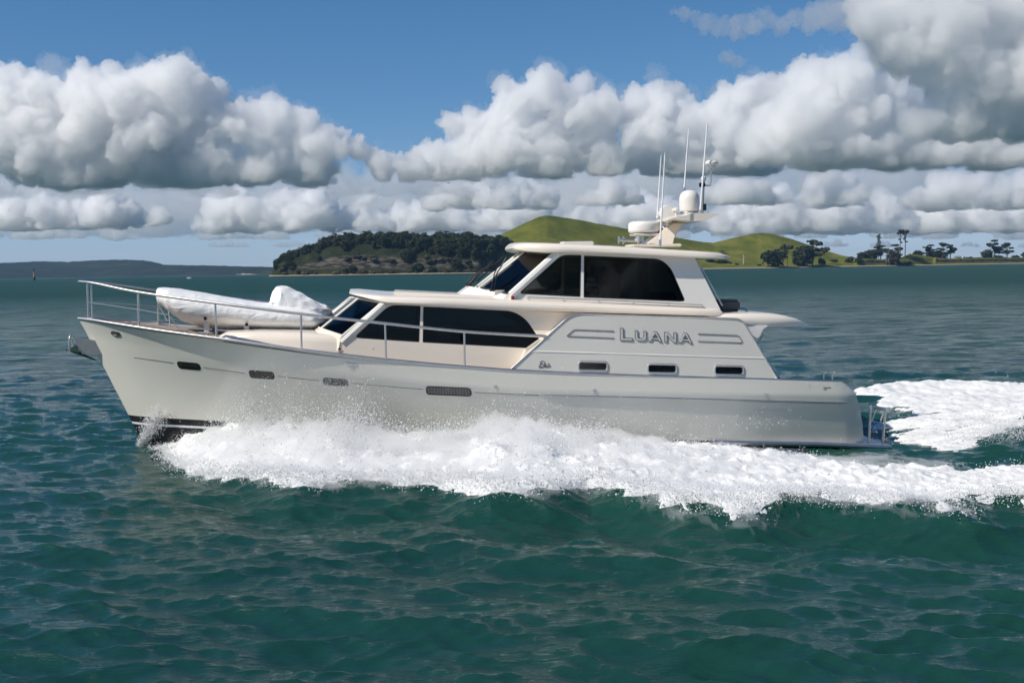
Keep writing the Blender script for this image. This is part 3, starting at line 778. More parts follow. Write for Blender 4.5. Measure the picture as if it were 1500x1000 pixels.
sd_ = dome('satellite_dome', 995.3, 1024.3, 278.5, 309.5, [(.93, 0), (.96, .05), (.98, .12), (1, .3), (1, .55), (.97, .68), (.88, .8), (.72, .9), (.5, .965), (.25, .995), (0, 1)], ms)
dome('base_ring', 997, 1022.5, 309, 313.6, [(.9, 0), (1, .1), (1, .8), (.95, 1)], sd_, M_steeld)
dome('tv_dome', 967.5, 976.8, 331, 341, [(.8, 0), (1, .3), (.9, .7), (.5, .95), (0, 1)], ms)
c0 = P(977.5, 313, -.3)
MB().lathe(c0 + Vector((0, -.14, 0)), [(.05, -.0), (.2, .02), (.22, .1), (.22, .22), (.17, .3), (.02, .32)], 16, (0, 1, 0)).tube([c0 + Vector((0, 0, -.3)), c0], .04, 8).build('search_light', M_plastic, ms, 40)
q = P(968.5, 313, -.3); MB().box(q, (.10, .16, .22)).build('camera_housing', M_steeld, ms, None, .02)
q = P(990, 311.5, -.5); MB().tube([P(990, 318.5, -.5), P(990, 309, -.5)], .022, 8).lathe(P(990, 309.5, -.5), [(.04, 0), (.09, .02), (.09, .05), (.03, .09)], 12).build('mushroom_antenna', M_plastic, ms)
for (a, b), (c, d), y, r0 in [((962.3, 326.5), (968.6, 227.5), .9, .021), ((966.6, 360.5), (974.2, 225), -1.3, .022), ((1002, 281), (1009, 188.4), .9, .021), ((1025.3, 317), (1036.2, 179.5), -.7, .024)]:
    p0, p1 = P(a, b, y), P(c, d, y); pm = p0.lerp(p1, .5)
    wa_ = MB().tube([p0, p0.lerp(p1, .1), p0.lerp(p1, .101), pm, p1], [r0 * 1.35, r0 * 1.3, r0, r0 * .85, r0 * .6], 8).build('whip_antenna', M_fibre, ms)
    MB().tube([p0 - (p1 - p0).normalized() * .02, p0.lerp(p1, .07)], r0 * 1.6, 8).build('ferrule', M_steel, wa_)
lp = MB().tube([P(1028.4, 316, -.5), P(1030.4, 264.5, -.5)], .035, 8).build('light_post', M_steeld, ms)
MB().lathe(P(1030.6, 264.5, -.5), [(.05, 0), (.06, .03), (.06, .08), (.03, .11)], 10).build('masthead_light', M_plastic, lp)
MB().box(P(1028.5, 271, -.5), (.14, .1, .1)).build('deck_light', M_rubber, lp, None, .01)
MB().box(P(1031.8, 303.5, -.5), (.08, .1, .16)).build('deck_light', M_rubber, lp, None, .01)
MB().tube([P(1031, 271.8, -.5), P(1040.4, 271.8, -.5), P(1040.9, 270.5, -.5), P(1042.3, 246, -.5)], .02, 8).build('bracket', M_steel, lp)
MB().lathe(P(1042.3, 246.5, -.5), [(.03, 0), (.08, .02), (.1, .07), (.16, .1), (.165, .14), (.13, .18), (.03, .2)], 16).build('gps_antenna', M_plastic, lp)
MB().box((P(936, 358, 0).x + .35, 0, P(940, 360.5, 0).z), (P(990, 360, 0).x - P(918, 360, 0).x, 1.0, .08)).build('mast_step', M_cream, ms, None, .03)
ho = MB(); qy_ = -.9
ho.lathe(P(906, 351.5, qy_), [(.10, 0), (.06, .03), (.025, .12), (.02, .5)], 12, (1, 0, 0)); ho.lathe(P(912.5, 352.3, qy_ + .12), [(.10, 0), (.06, .03), (.025, .12), (.02, .4)], 12, (1, 0, 0))
ho.lathe(P(936.5, 350, qy_), [(.1, -.06), (.1, .06)], 12, (0, 0, 1)); ho.tube([P(912, 352.6, qy_), P(936, 352.8, qy_)], .03, 8); ho.tube([P(935, 353, qy_), P(935, 358.5, qy_)], .03, 8)
ho.build('air_horn', M_steel, boat, 50)

# ------------------------------------------------------------------ person at the helm seat, seen dimly through the tinted side window
def skinned(name, nodes, edges, m, parent, root=0, sub=2):
    me = bpy.data.meshes.new(name); me.from_pydata([n_[0] for n_ in nodes], edges, []); me.update()
    o = bpy.data.objects.new('tmp', me); COL.objects.link(o); sk_ = o.modifiers.new('s', 'SKIN'); o.modifiers.new('u', 'SUBSURF').levels = sub
    for v, n_ in zip(me.skin_vertices[0].data, nodes): v.radius = (n_[1], n_[2] if len(n_) > 2 else n_[1]); v.use_root = False
    me.skin_vertices[0].data[root].use_root = True
    m2 = bpy.data.meshes.new_from_object(o.evaluated_get(bpy.context.evaluated_depsgraph_get())); bpy.data.objects.remove(o); m2.name = name
    return link(name, m2, m, parent, 180)
def stripes():
    m, n, l, b = newmat('striped_shirt'); tc = n.new('ShaderNodeTexCoord'); sx = n.new('ShaderNodeSeparateXYZ'); l.new(tc.outputs['Object'], sx.inputs[0])
    a = n.new('ShaderNodeMath'); a.operation = 'MULTIPLY'; a.inputs[1].default_value = 7.0; l.new(sx.outputs[2], a.inputs[0])
    f = n.new('ShaderNodeMath'); f.operation = 'FRACT'; l.new(a.outputs[0], f.inputs[0]); g = n.new('ShaderNodeMath'); g.operation = 'GREATER_THAN'; g.inputs[1].default_value = .32; l.new(f.outputs[0], g.inputs[0])
    mx = n.new('ShaderNodeMix'); mx.data_type = 'RGBA'; mx.inputs[6].default_value = (.03, .035, .06, 1); mx.inputs[7].default_value = (.62, .64, .70, 1); l.new(g.outputs[0], mx.inputs[0]); l.new(mx.outputs[2], b.inputs['Base Color'])
    b.inputs['Roughness'].default_value = .85; return m
sx_ = P(866, 430, -.75).x; sz_ = P(868, 436, 0).z - .04
who = empty('person', b2w((sx_, -.75, sz_)), YAW)
tag(who, 'person in a striped shirt seated behind the tinted pilothouse window', 'person')
M_skin = mat('skin', (.46, .29, .22), .55, var=.05)
# pelvis 0, chest, neck, head; arms with hands; legs
bn = [((0, 0, .10), .13, .15), ((.03, 0, .34), .11, .15), ((.02, 0, .50), .10, .14), ((0, 0, .60), .05), ((-.02, 0, .67), .06), ((-.03, 0, .75), .085, .078), ((-.02, 0, .83), .08, .075),
      ((.01, -.19, .52), .055), ((.14, -.27, .34), .043), ((.26, -.24, .46), .032), ((.31, -.23, .49), .034, .016),
      ((.01, .19, .52), .055), ((-.08, .25, .30), .043), ((-.28, .18, .27), .032), ((-.34, .17, .27), .034, .016),
      ((-.10, -.10, .09), .085), ((-.44, -.12, .07), .062), ((-.46, -.12, -.30), .045), ((-.56, -.12, -.34), .035),
      ((-.10, .10, .09), .085), ((-.44, .12, .07), .062), ((-.46, .12, -.30), .045), ((-.56, .12, -.34), .035), ((-.115, 0, .745), .018), ((-.02, -.08, .75), .015), ((-.02, .08, .75), .015)]
be_ = [(0, 1), (1, 2), (2, 3), (3, 4), (4, 5), (5, 6), (2, 7), (7, 8), (8, 9), (9, 10), (2, 11), (11, 12), (12, 13), (13, 14), (0, 15), (15, 16), (16, 17), (17, 18), (0, 19), (19, 20), (20, 21), (21, 22), (5, 23), (5, 24), (5, 25)]
for hb, dirx in ((10, 1), (14, -1)):
    c = Vector(bn[hb][0])
    for f_, (dy_, L_) in enumerate([(-.028, .062), (-.009, .074), (.011, .070), (.029, .054)]):
        bn += [(tuple(c + Vector((dirx * .035, dy_, .0))), .009), (tuple(c + Vector((dirx * (.035 + L_ * .6), dy_, -.006))), .009), (tuple(c + Vector((dirx * (.03 + L_), dy_, -.026))), .007)]
        k_ = len(bn); be_ += [(hb, k_ - 3), (k_ - 3, k_ - 2), (k_ - 2, k_ - 1)]
    bn += [(tuple(c + Vector((0, -.045, -.005))), .011), (tuple(c + Vector((dirx * .03, -.065, -.015))), .009)]; k_ = len(bn); be_ += [(hb, k_ - 2), (k_ - 2, k_ - 1)]
body = skinned('body', bn, be_, M_skin, who)
skinned('shirt', [((0, 0, .12), .145, .165), ((.03, 0, .34), .125, .165), ((.02, 0, .50), .115, .155), ((.005, 0, .575), .062), ((.01, -.195, .52), .07), ((.10, -.25, .40), .062), ((.01, .195, .52), .07), ((-.05, .235, .38), .062)], [(0, 1), (1, 2), (2, 3), (2, 4), (4, 5), (2, 6), (6, 7)], stripes(), who)
skinned('trousers', [((0, 0, .09), .145, .165), ((-.10, -.10, .09), .10), ((-.44, -.12, .07), .078), ((-.46, -.12, -.24), .06), ((-.10, .10, .09), .10), ((-.44, .12, .07), .078), ((-.46, .12, -.24), .06)], [(0, 1), (1, 2), (2, 3), (0, 4), (4, 5), (5, 6)], M_darkin, who)
skinned('hair', [((.035, 0, .80), .075, .075), ((-.03, 0, .865), .07, .065), ((.06, 0, .74), .05, .06)], [(0, 1), (0, 2)], mat('grey_hair', (.16, .15, .14), .8), who)
for y in (-.03, .03): MB().lathe((-.108, y, .765), [(.001, -.008), (.009, 0), (.001, .008)], 8, (1, 0, 0)).build('eye', M_rubber, who)

# ------------------------------------------------------------------ dinghy under its white cover (rests on the deck)
ctr = P(350, 480, 0); dg = empty('covered_dinghy', b2w((ctr.x, 0, ctr.z)), YAW)
tag(dg, 'dinghy wrapped in a white cover on the yacht foredeck', 'dinghy')
toD = lambda q: Vector((q.x - ctr.x, q.y, q.z - ctr.z))
def cloth():
    m, n, l, b = newmat('white_cover_cloth')
    b.inputs['Base Color'].default_value = (.86, .855, .84, 1); b.inputs['Roughness'].default_value = .55; b.inputs['Sheen Weight'].default_value = .2
    tc = n.new('ShaderNodeTexCoord'); mp = n.new('ShaderNodeMapping'); mp.inputs['Scale'].default_value = (1.4, 2.5, 3.2); mp.inputs['Rotation'].default_value = (.2, .5, .1)
    l.new(tc.outputs['Object'], mp.inputs[0])
    no = n.new('ShaderNodeTexNoise'); no.inputs['Scale'].default_value = 1.5; no.inputs['Detail'].default_value = 2.5; no.inputs['Distortion'].default_value = 1.6
    l.new(mp.outputs[0], no.inputs[0])
    bp = n.new('ShaderNodeBump'); bp.inputs['Strength'].default_value = .35; bp.inputs['Distance'].default_value = .10; l.new(no.outputs[0], bp.inputs['Height'])
    l.new(bp.outputs[0], b.inputs['Normal']); return m
M_cloth = cloth()
# stations: px, top y, bottom y, half width, height of widest point (0..1)
dst = [(230, 425, 441, .12), (233, 422.3, 444.5, .38), (240, 421.2, 449, .58), (252, 421.6, 459, .74), (268, 424.5, 471.5, .82), (290, 428, 478.5, .86), (320, 433.5, 481.6, .86), (350, 438.5, 483.5, .86), (380, 443.5, 485, .86), (410, 446, 486, .85), (440, 449.5, 486.3, .82), (462, 455, 483, .76), (474, 460, 477, .6), (478, 464, 471, .25)]
rings = []
for a, t, b_, w_ in dst:
    qt = P(a, t, 0); qb = P(a, b_, -.45 * w_); zt, zb = qt.z, qb.z; h = zt - zb; ring = []
    for k in range(28):
        an = 2 * pi * k / 28; c, s_ = cos(an), sin(an)
        y = w_ * (abs(c) ** .75) * (1 if c > 0 else -1); z = (zt + zb) / 2 + h / 2 * (abs(s_) ** .8) * (1 if s_ > 0 else -1)
        if s_ < 0: y *= 1 - .45 * abs(s_) ** 1.5
        ring.append(toD(Vector((qt.x, y, z))))
    rings.append(ring)
fine = []
for i in range(len(rings) - 1):
    for k in range(5):
        t = k / 5; fine.append([rings[i][j].lerp(rings[i + 1][j], t) for j in range(28)])
fine.append(rings[-1])
vv = np.array([tuple(p) for r in fine for p in r]); nz = fbm(vv * np.array([1.6, 2.0, 2.6]), 4, .55)
ridge = fbm(vv * np.array([2.2, 1.2, 1.2]) + 40, 3, .5, mode=2)
n = 28; cnt = 0
for r in fine:
    c = sum(r, Vector()) / n
    for j in range(n):
        d = (r[j] - c); d.x = 0
        if d.length > 1e-3: r[j] = r[j] + d.normalized() * float(.018 * nz[cnt] + .026 * ridge[cnt])
        cnt += 1
MB().loft(fine).build('cover', M_cloth, dg, 180)
mc = [(396, 446.5, 447, .15), (398, 438, 449, .3), (402, 428, 451, .38), (406.5, 420.2, 453, .40), (412, 419.2, 454, .42), (424, 422, 456, .42), (436, 427.5, 458, .42), (450, 434.5, 460, .42), (464, 442.5, 463, .40), (474, 447.5, 464, .32), (481, 451, 458, .12)]
rings = []
for i, (a, t, b_, w_) in enumerate(mc):
    qt = P(a, t, 0); zb = P(a, b_, 0).z; h = qt.z - zb; ring = []
    prof = [(-1.05, 0), (-1.0, .35), (-.86, .72), (-.62, .95), (-.15, 1.0), (.35, .97), (.8, .8), (1.0, .4), (1.05, 0), (.4, -.03), (-.4, -.03)]
    for k, (u, v) in enumerate(prof):
        jig = .035 * sin(i * 2.1 + k * 1.7) if 0 < i < len(mc) - 1 else 0
        ring.append(toD(Vector((qt.x + .05 * sin(k * 2.3 + i), (u + jig) * w_, zb + (v + jig * .6) * h))))
    rings.append(ring)
fine = []; npf = 3; m_ = len(rings[0])
dens = lambda r: [r[j].lerp(r[(j + 1) % m_], k / npf) for j in range(m_) for k in range(npf)]
for i in range(len(rings) - 1):
    for k in range(4): fine.append([a.lerp(b, k / 4) for a, b in zip(dens(rings[i]), dens(rings[i + 1]))])
fine.append(dens(rings[-1]))
vv = np.array([tuple(p) for r in fine for p in r]); fold = fbm(vv * np.array([3.0, 2.2, 2.6]) + 11, 3, .5, mode=2); cnt = 0
for r in fine:
    c = sum(r, Vector()) / len(r)
    for j in range(len(r)):
        d = r[j] - c; d.x = 0
        if d.length > .02: r[j] = r[j] + d.normalized() * float(.05 * (fold[cnt] - .3))
        cnt += 1
MB().loft(fine).build('outboard_cover', M_cloth, dg, 28)
for s in (1,):
    MB().tube(smoothpts([toD(P(a, b, y)) for a, b, y in [(398, 450, -.46), (410, 456, -.46), (430, 458, -.46), (452, 461, -.46), (470, 464, -.42)]], 4), .012, 6).build('cover_drawcord', M_steeld, dg)
for a, b in [(301, 466.5), (361.5, 475)]:
    q = toD(P(a, b, -.80)); MB().box(q + Vector((0, -.03, .0)), (.07, .06, .08)).build('strap_buckle', M_rubber, dg, None, .015)
MB().box(toD(P(447, 486.5, -.6)), (.28, .12, .13)).build('hull_fender', M_rubber, dg, 40, .04)
MB().tube([toD(P(232, 446, -.3)), toD(P(240, 460, -.35)), toD(P(245, 470, -.4))], .018, 6).tube([toD(P(247, 456, -.3)), toD(P(250, 487, -.5))], .014, 6).build('bow_lashing', M_steeld, dg)
for a, b0, b1 in [(302.5, 473, 489), (361.5, 478, 489), (424, 484, 490)]:
    q0, q1 = P(a, b0, -.62), P(a, b1, -.62)
    for s in (1, -1): MB().box(((q0.x), s * q0.y, (q0.z + q1.z) / 2 - .06), (.12, .10, q0.z - q1.z + .16)).build('dinghy_chock', M_plastic, boat, None, .01)
# ------------------------------------------------------------------ sea
def wave_field(X, Y, near=None):
    """sum of directional waves; returns dx, dy, z. near = local grid spacing (short waves fade where the sheet is coarse)"""
    rng = np.random.default_rng(3)
    dx = np.zeros_like(X); dy = np.zeros_like(X); z = np.zeros_like(X)
    lam = np.concatenate([[11, 8.3, 6.7], np.geomspace(5.2, .22, 86)])
    for i, L in enumerate(lam):
        th = R(258) + rng.normal(0, R(18 + 5 * (L < 2)))
        k = 2 * pi / L; st = (.016 if L > 6 else .018 if L > 2.4 else .026 if L > 1.2 else .054 if L > .32 else .045) * rng.uniform(.6, 1.4)
        a = st / k; ph = rng.uniform(0, 2 * pi); c, s = cos(th), sin(th)
        arg = k * (X * c + Y * s) + ph
        f = 1.0 if near is None else np.clip(L / (3.2 * near) - .6, 0, 1)
        sn, cs = np.sin(arg) * f, np.cos(arg) * f
        z += a * cs; q = .85
        dx -= q * a * sn * c; dy -= q * a * sn * s
    pat = fbm(np.stack([X * .06, Y * .11, X * 0 + 2.2], 1), 3)
    g = np.clip(1 + .55 * pat, .45, 1.6)
    # a bow wave that rolls away from the hull
    xb, yb = X - 2.0, Y
    return dx * g, dy * g, z * g
def _edge(pts, z=0.0):
    q = [onwater(a, b, z) for a, b in pts]; return [p.x for p in q], [p.y for p in q]
# outer edge of the near wake and the hull-side edge, on the water
OUT = _edge([(238, 665), (252, 679), (270, 691), (302, 702), (350, 712), (400, 722), (440, 730), (520, 724), (600, 724), (650, 722), (720, 740), (800, 742), (860, 726), (920, 742), (1000, 760), (1090, 764), (1160, 748), (1250, 750), (1310, 757), (1395, 766), (1440, 752), (1520, 750), (1640, 770), (1800, 800)])
_in = [b2w((x, -max(hull_y(x, .05) - .25, 0), 0)) for x in np.linspace(-7.9, XS, 30)]
INX = [p.x for p in _in] + [onwater(a, b).x for a, b in [(1330, 650), (1370, 634), (1420, 616), (1470, 602), (1540, 594), (1640, 590), (1800, 585)]]
INY = [p.y for p in _in] + [onwater(a, b).y for a, b in [(1330, 650), (1370, 634), (1420, 616), (1470, 602), (1540, 594), (1640, 590), (1800, 585)]]
def out_y(x): return np.interp(x, OUT[0], OUT[1])
def in_y(x): return np.interp(x, INX, INY)
XA = OUT[0][0]; XE = OUT[0][-1]
def swell(X, Y):
    """the water heaped and hollowed by the moving hull"""
    yo = out_y(X); d = yo - Y
    on = sstep(XA + .8, XA + 4, X)
    h = on * (.26 * np.exp(-((d + .3) / 1.0) ** 2) - .16 * np.exp(-((d - 1.9) / 1.1) ** 2) + .10 * np.exp(-((d - 4.0) / 1.2) ** 2))
    h += .06 * np.exp(-((X - XA - .6) / 1.7) ** 2 - ((Y - out_y(np.full_like(X, XA)) + .2) / 1.3) ** 2)
    # the wave system is hollow along the after body
    lx = (X - BO.x) * AX.x + (Y - BO.y) * AX.y; ly = (X - BO.x) * AY.x + (Y - BO.y) * AY.y
    h -= .30 * sstep(2, 6.5, lx) * (1 - sstep(10.2, 12.5, lx)) * np.where(ly < -2.2, np.exp(-((ly + 2.2) / 1.5) ** 2), 1 - sstep(2.0, 4.0, ly))
    return h
def sea():
    fine = np.radians(np.arange(-31, 31.01, .068)); rest = np.radians(np.concatenate([np.arange(-180, -31, 3.2), np.arange(33, 180, 3.2)]))
    az = np.sort(np.concatenate([fine, rest]))
    rr = [1.2]
    while rr[-1] < 60000:
        r = rr[-1]
        rr.append(r + (max(.5, .02 * r) if r < 9.5 else min(max(.028, r * r / 4780 * .62), .0085 * r) if r < 700 else .05 * r))
    rr = np.array(rr); A, Rr = np.meshgrid(az, rr)
    X = (Rr * np.sin(A)).ravel(); Y = (Rr * np.cos(A)).ravel()
    sp = np.maximum(np.gradient(rr)[:, None] * np.ones_like(A) * .8, Rr * R(.068)).ravel()
    sp = np.where(np.abs(A.ravel()) > R(31.2), np.maximum(sp, Rr.ravel() * R(3.2)), sp)
    m = (Y > 0) & (Rr.ravel() < 900)
    dx = np.zeros_like(X); dy = np.zeros_like(X); z = np.zeros_like(X)
    dx[m], dy[m], z[m] = wave_field(X[m], Y[m], sp[m])
    fade = 1 - sstep(300, 900, Rr.ravel())
    z = z * fade; z[m] += swell(X[m], Y[m])
    # keep the water out of the hull
    loc_x = (X - BO.x) * AX.x + (Y - BO.y) * AX.y; loc_y = (X - BO.x) * AY.x + (Y - BO.y) * AY.y
    ins = (np.abs(loc_y) < 2.2) & (loc_x > XB + 2) & (loc_x < XS + .6)
    z[ins] = np.minimum(z[ins], -.25)
    V = np.stack([X + dx * fade, Y + dy * fade, z], 1)
    na, nr = len(az), len(rr)
    i, j = np.meshgrid(np.arange(nr - 1), np.arange(na), indexing='ij'); j2 = (j + 1) % na
    Fq = np.stack([i * na + j, i * na + j2, (i + 1) * na + j2, (i + 1) * na + j], -1).reshape(-1, 4)[:, ::-1]
    me = fastmesh('sea', V, Fq); shade(me, 180)
    m_, n, l, b = newmat('sea_water')
    b.inputs['Base Color'].default_value = (.006, .052, .050, 1); b.inputs['Roughness'].default_value = .06
    b.inputs['IOR'].default_value = 1.333; b.inputs['Specular IOR Level'].default_value = .5
    geo = n.new('ShaderNodeNewGeometry')
    mp = n.new('ShaderNodeMapping'); mp.inputs['Scale'].default_value = (.34, 1.0, 1.0); mp.inputs['Rotation'].default_value = (0, 0, R(-8)); l.new(geo.outputs['Position'], mp.inputs[0])
    n1 = n.new('ShaderNodeTexNoise'); n1.inputs['Scale'].default_value = 5; n1.inputs['Detail'].default_value = 6; n1.inputs['Roughness'].default_value = .6; l.new(mp.outputs[0], n1.inputs[0])
    n2 = n.new('ShaderNodeTexNoise'); n2.inputs['Scale'].default_value = .85; n2.inputs['Detail'].default_value = 5; l.new(mp.outputs[0], n2.inputs[0])
    b1 = n.new('ShaderNodeBump'); b1.inputs['Distance'].default_value = .055; b1.inputs['Strength'].default_value = 1
    l.new(n1.outputs[0], b1.inputs['Height'])
    # far off, where the sheet is coarse, the chop is carried by the bump
    ln = n.new('ShaderNodeVectorMath'); ln.operation = 'LENGTH'; l.new(geo.outputs['Position'], ln.inputs[0])
    mr = n.new('ShaderNodeMapRange'); mr.inputs[1].default_value = 22; mr.inputs[2].default_value = 110; mr.inputs[3].default_value = 0; mr.inputs[4].default_value = 1.1; l.new(ln.outputs['Value'], mr.inputs[0])
    b2 = n.new('ShaderNodeBump'); b2.inputs['Strength'].default_value = 1; l.new(mr.outputs[0], b2.inputs['Distance']); l.new(n2.outputs[0], b2.inputs['Height']); l.new(b1.outputs[0], b2.inputs['Normal'])
    l.new(b2.outputs[0], b.inputs['Normal'])
    # past the resolved waves the unresolved chop is surface roughness
    mq = n.new('ShaderNodeMapRange'); mq.inputs[1].default_value = 30; mq.inputs[2].default_value = 260; mq.inputs[3].default_value = .06; mq.inputs[4].default_value = .45; l.new(ln.outputs['Value'], mq.inputs[0]); l.new(mq.outputs[0], b.inputs['Roughness'])
    mw = n.new('ShaderNodeMapRange'); mw.inputs[1].default_value = 28; mw.inputs[2].default_value = 120; mw.inputs[3].default_value = .8; mw.inputs[4].default_value = .20; l.new(ln.outputs['Value'], mw.inputs[0]); l.new(mw.outputs[0], b.inputs['Specular IOR Level'])   # crests hide the troughs' grazing glare far out
    n3 = n.new('ShaderNodeTexNoise'); n3.inputs['Scale'].default_value = .035; n3.inputs['Detail'].default_value = 3; l.new(geo.outputs['Position'], n3.inputs[0])
    cr = n.new('ShaderNodeValToRGB'); cr.color_ramp.elements[0].position = .35; cr.color_ramp.elements[1].position = .65
    cr.color_ramp.elements[0].color = (.007, .042, .034, 1); cr.color_ramp.elements[1].color = (.012, .060, .040, 1)
    l.new(n3.outputs[0], cr.inputs[0]); l.new(cr.outputs[0], b.inputs['Base Color'])
    o = link('sea', me, m_); tag(o, 'choppy dark green sea around the yacht', 'sea', kind='structure'); return o
sea()

# ------------------------------------------------------------------ foam and spray
def foam_material():
    m, n, l, b = newmat('sea_foam')
    b.inputs['Roughness'].default_value = .75; b.inputs['Specular IOR Level'].default_value = .2
    geo = n.new('ShaderNodeNewGeometry'); mp = n.new('ShaderNodeMapping'); mp.inputs['Scale'].default_value = (.7, 1, 1); l.new(geo.outputs['Position'], mp.inputs[0])
    n1 = n.new('ShaderNodeTexNoise'); n1.inputs['Scale'].default_value = 7; n1.inputs['Detail'].default_value = 7; n1.inputs['Roughness'].default_value = .68; l.new(mp.outputs[0], n1.inputs[0])
    bp = n.new('ShaderNodeBump'); bp.inputs['Distance'].default_value = .014; l.new(n1.outputs[0], bp.inputs['Height']); l.new(bp.outputs[0], b.inputs['Normal'])
    n2 = n.new('ShaderNodeTexNoise'); n2.inputs['Scale'].default_value = 1.6; n2.inputs['Detail'].default_value = 8; n2.inputs['Roughness'].default_value = .65; l.new(mp.outputs[0], n2.inputs[0])
    cr = n.new('ShaderNodeValToRGB'); cr.color_ramp.elements[0].position = .24; cr.color_ramp.elements[1].position = .42
    cr.color_ramp.elements[0].color = (.78, .82, .82, 1); cr.color_ramp.elements[1].color = (.93, .94, .94, 1)
    l.new(n2.outputs[0], cr.inputs[0]); l.new(cr.outputs[0], b.inputs['Base Color'])
    # froth lets light through: half of it is passed on
    tl = n.new('ShaderNodeBsdfTranslucent'); l.new(cr.outputs[0], tl.inputs[0]); l.new(bp.outputs[0], tl.inputs['Normal'])
    ms_ = n.new('ShaderNodeMixShader'); ms_.inputs[0].default_value = .25; l.new(b.outputs[0], ms_.inputs[1]); l.new(tl.outputs[0], ms_.inputs[2]); l.new(ms_.outputs[0], n['Material Output'].inputs[0])
    return m
M_foam = foam_material()
def grid_foam(name, x0, x1, step, yfun_out, yfun_in, hfun, ny, label):
    nx = int((x1 - x0) / step); xs = np.linspace(x0, x1, nx); t = np.linspace(-.06, 1.48, ny)
    Xg, Tg = np.meshgrid(xs, t, indexing='ij'); yo, yi = yfun_out(Xg), yfun_in(Xg)
    Yg = yi + (yo - yi) * Tg; X, Y, T = Xg.ravel(), Yg.ravel(), Tg.ravel()
    wx, wy, wz = wave_field(X, Y); base = wz + swell(X, Y)
    z, lift = hfun(X, Y, T)
    V = np.stack([X + wx + lift[:, 0], Y + wy + lift[:, 1], base + z], 1)
    keep = (z > -.07).reshape(nx, ny)
    i, j = np.meshgrid(np.arange(nx - 1), np.arange(ny - 1), indexing='ij')
    k = keep[:-1, :-1] | keep[1:, :-1] | keep[:-1, 1:] | keep[1:, 1:]
    Fq = np.stack([i * ny + j, i * ny + j + 1, (i + 1) * ny + j + 1, (i + 1) * ny + j], -1)[k]
    me = fastmesh(name, V, Fq); shade(me, 180)
    o = link(name, me, M_foam); tag(o, label, 'foam', kind='stuff'); return V, T, z
AMPX = [XA + d for d in (0, .8, 2, 4, 6, 7.2, 8.2, 9.5, 11.5, 13, 15, 17, 19, 22, 24)]
AMPV = [.03, .30, .56, .60, .46, .52, .72, .46, .28, .16, .10, .10, .22, .42, .46]
def near_h(X, Y, T):
    A = np.interp(X, AMPX, AMPV)
    prof = sstep(-.06, .18, T) * (1 - sstep(.35, 1.0, T)) * .8 + .22 * np.exp(-((T - .72) / .16) ** 2) * sstep(XA + 6, XA + 10, X) + .08
    p = np.stack([X * .62, Y * .9, T * 0], 1)
    big = fbm(p * 1.1 + 3, 3, .5, mode=1); med = fbm(p * 3.4 + 9, 4, .55, mode=1); fine = fbm(p * 13 + 31, 4, .6)
    edge = sstep(1.06, .62, T)
    z = A * prof * (1 + .55 * big) + (.075 * med + .022 * fine) * (.5 + edge) + .02
    ragged = fbm(np.stack([X * .55, Y * .6, X * 0 + 5], 1), 6, .62)
    fleck = fbm(np.stack([X * 3.2, Y * 4.2, X * 0 + 15], 1), 4, .6)
    z += .05 * fleck * sstep(.7, .95, T)
    z -= sstep(.94, 1.26, T + .15 * ragged) * .46
    z -= sstep(.1, -.06, T) * .10
    # clear dark water against the hull towards the stern
    z -= sstep(4.5, 8.5, X) * (1 - sstep(9.6, 11.5, X)) * (1 - sstep(.10 + .22 * sstep(5, 8, X), .26 + .26 * sstep(5, 8, X), T + .10 * ragged)) * .5
    lx = fbm(p * 2.6 + 70, 3) * .12; ly = -.10 * prof * A + fbm(p * 2.6 + 90, 3) * .14
    return z, np.stack([lx, ly], 1)
VN, TN, ZN = grid_foam('wake_foam', XA - .2, min(XE, 23), .030, out_y, in_y, near_h, 210, 'broad white wake foam breaking along the near side of the hull')
# foam astern and the far wake beyond
FO = _edge([(1225, 600), (1270, 606), (1300, 616), (1340, 628), (1400, 630), (1460, 620), (1540, 610), (1700, 600), (1800, 596)]); FI = _edge([(1225, 574), (1262, 570), (1300, 566), (1340, 563), (1400, 563), (1460, 565), (1540, 569), (1700, 576), (1800, 580)])
def far_h(X, Y, T):
    p = np.stack([X * .5, Y * .7, T * 0], 1); big = fbm(p * .9 + 3, 3, .5, mode=1); med = fbm(p * 2.4 + 9, 5, .6, mode=1)
    rag = fbm(np.stack([X * .5, Y * 1.6, X * 0 + 8], 1), 5, .62)
    z = .04 + .15 * np.exp(-((T - .12) / .12) ** 2) + .08 * big + .11 * med
    z -= sstep(.75, 1.35, T + .9 * rag) * .45 + sstep(.1, -.06, T + .1 * rag) * .5
    z -= sstep(11.6, 10.4, X + 2.2 * rag) * .5
    return z, np.stack([big * 0, big * 0], 1)
def wash_h(X, Y, T):
    rag = fbm(np.stack([X * .20, Y * 1.5, X * 0 + 18], 1), 6, .62); r2 = fbm(np.stack([X * .8, Y * 2.6, X * 0 + 28], 1), 5, .62)
    z = .035 - .3 * sstep(1.0, 1.45, T + .4 * r2) + .19 * rag + .19 * r2 + .05 * sstep(12, 17, X) - sstep(10.2, 9.2, X + 1.5 * rag) * .4
    return z, np.stack([X * 0, X * 0], 1)
WO = _edge([(1285, 668), (1330, 664), (1370, 656), (1420, 640), (1480, 622), (1560, 608), (1800, 596)]); WI = _edge([(1285, 612), (1330, 612), (1400, 606), (1460, 598), (1560, 590), (1800, 584)])
grid_foam('stern_wash', WO[0][0] - .3, 30, .05, lambda x: np.interp(x, WO[0], WO[1]), lambda x: np.interp(x, WI[0], WI[1]), wash_h, 160, 'streaks of thin foam lace between the two wakes astern')
grid_foam('stern_wake_foam', FO[0][0] - .3, min(FO[0][-1], 34), .05, lambda x: np.interp(x, FO[0], FO[1]), lambda x: np.interp(x, FI[0], FI[1]), far_h, 200, 'white foam trail streaming from the far side of the stern')
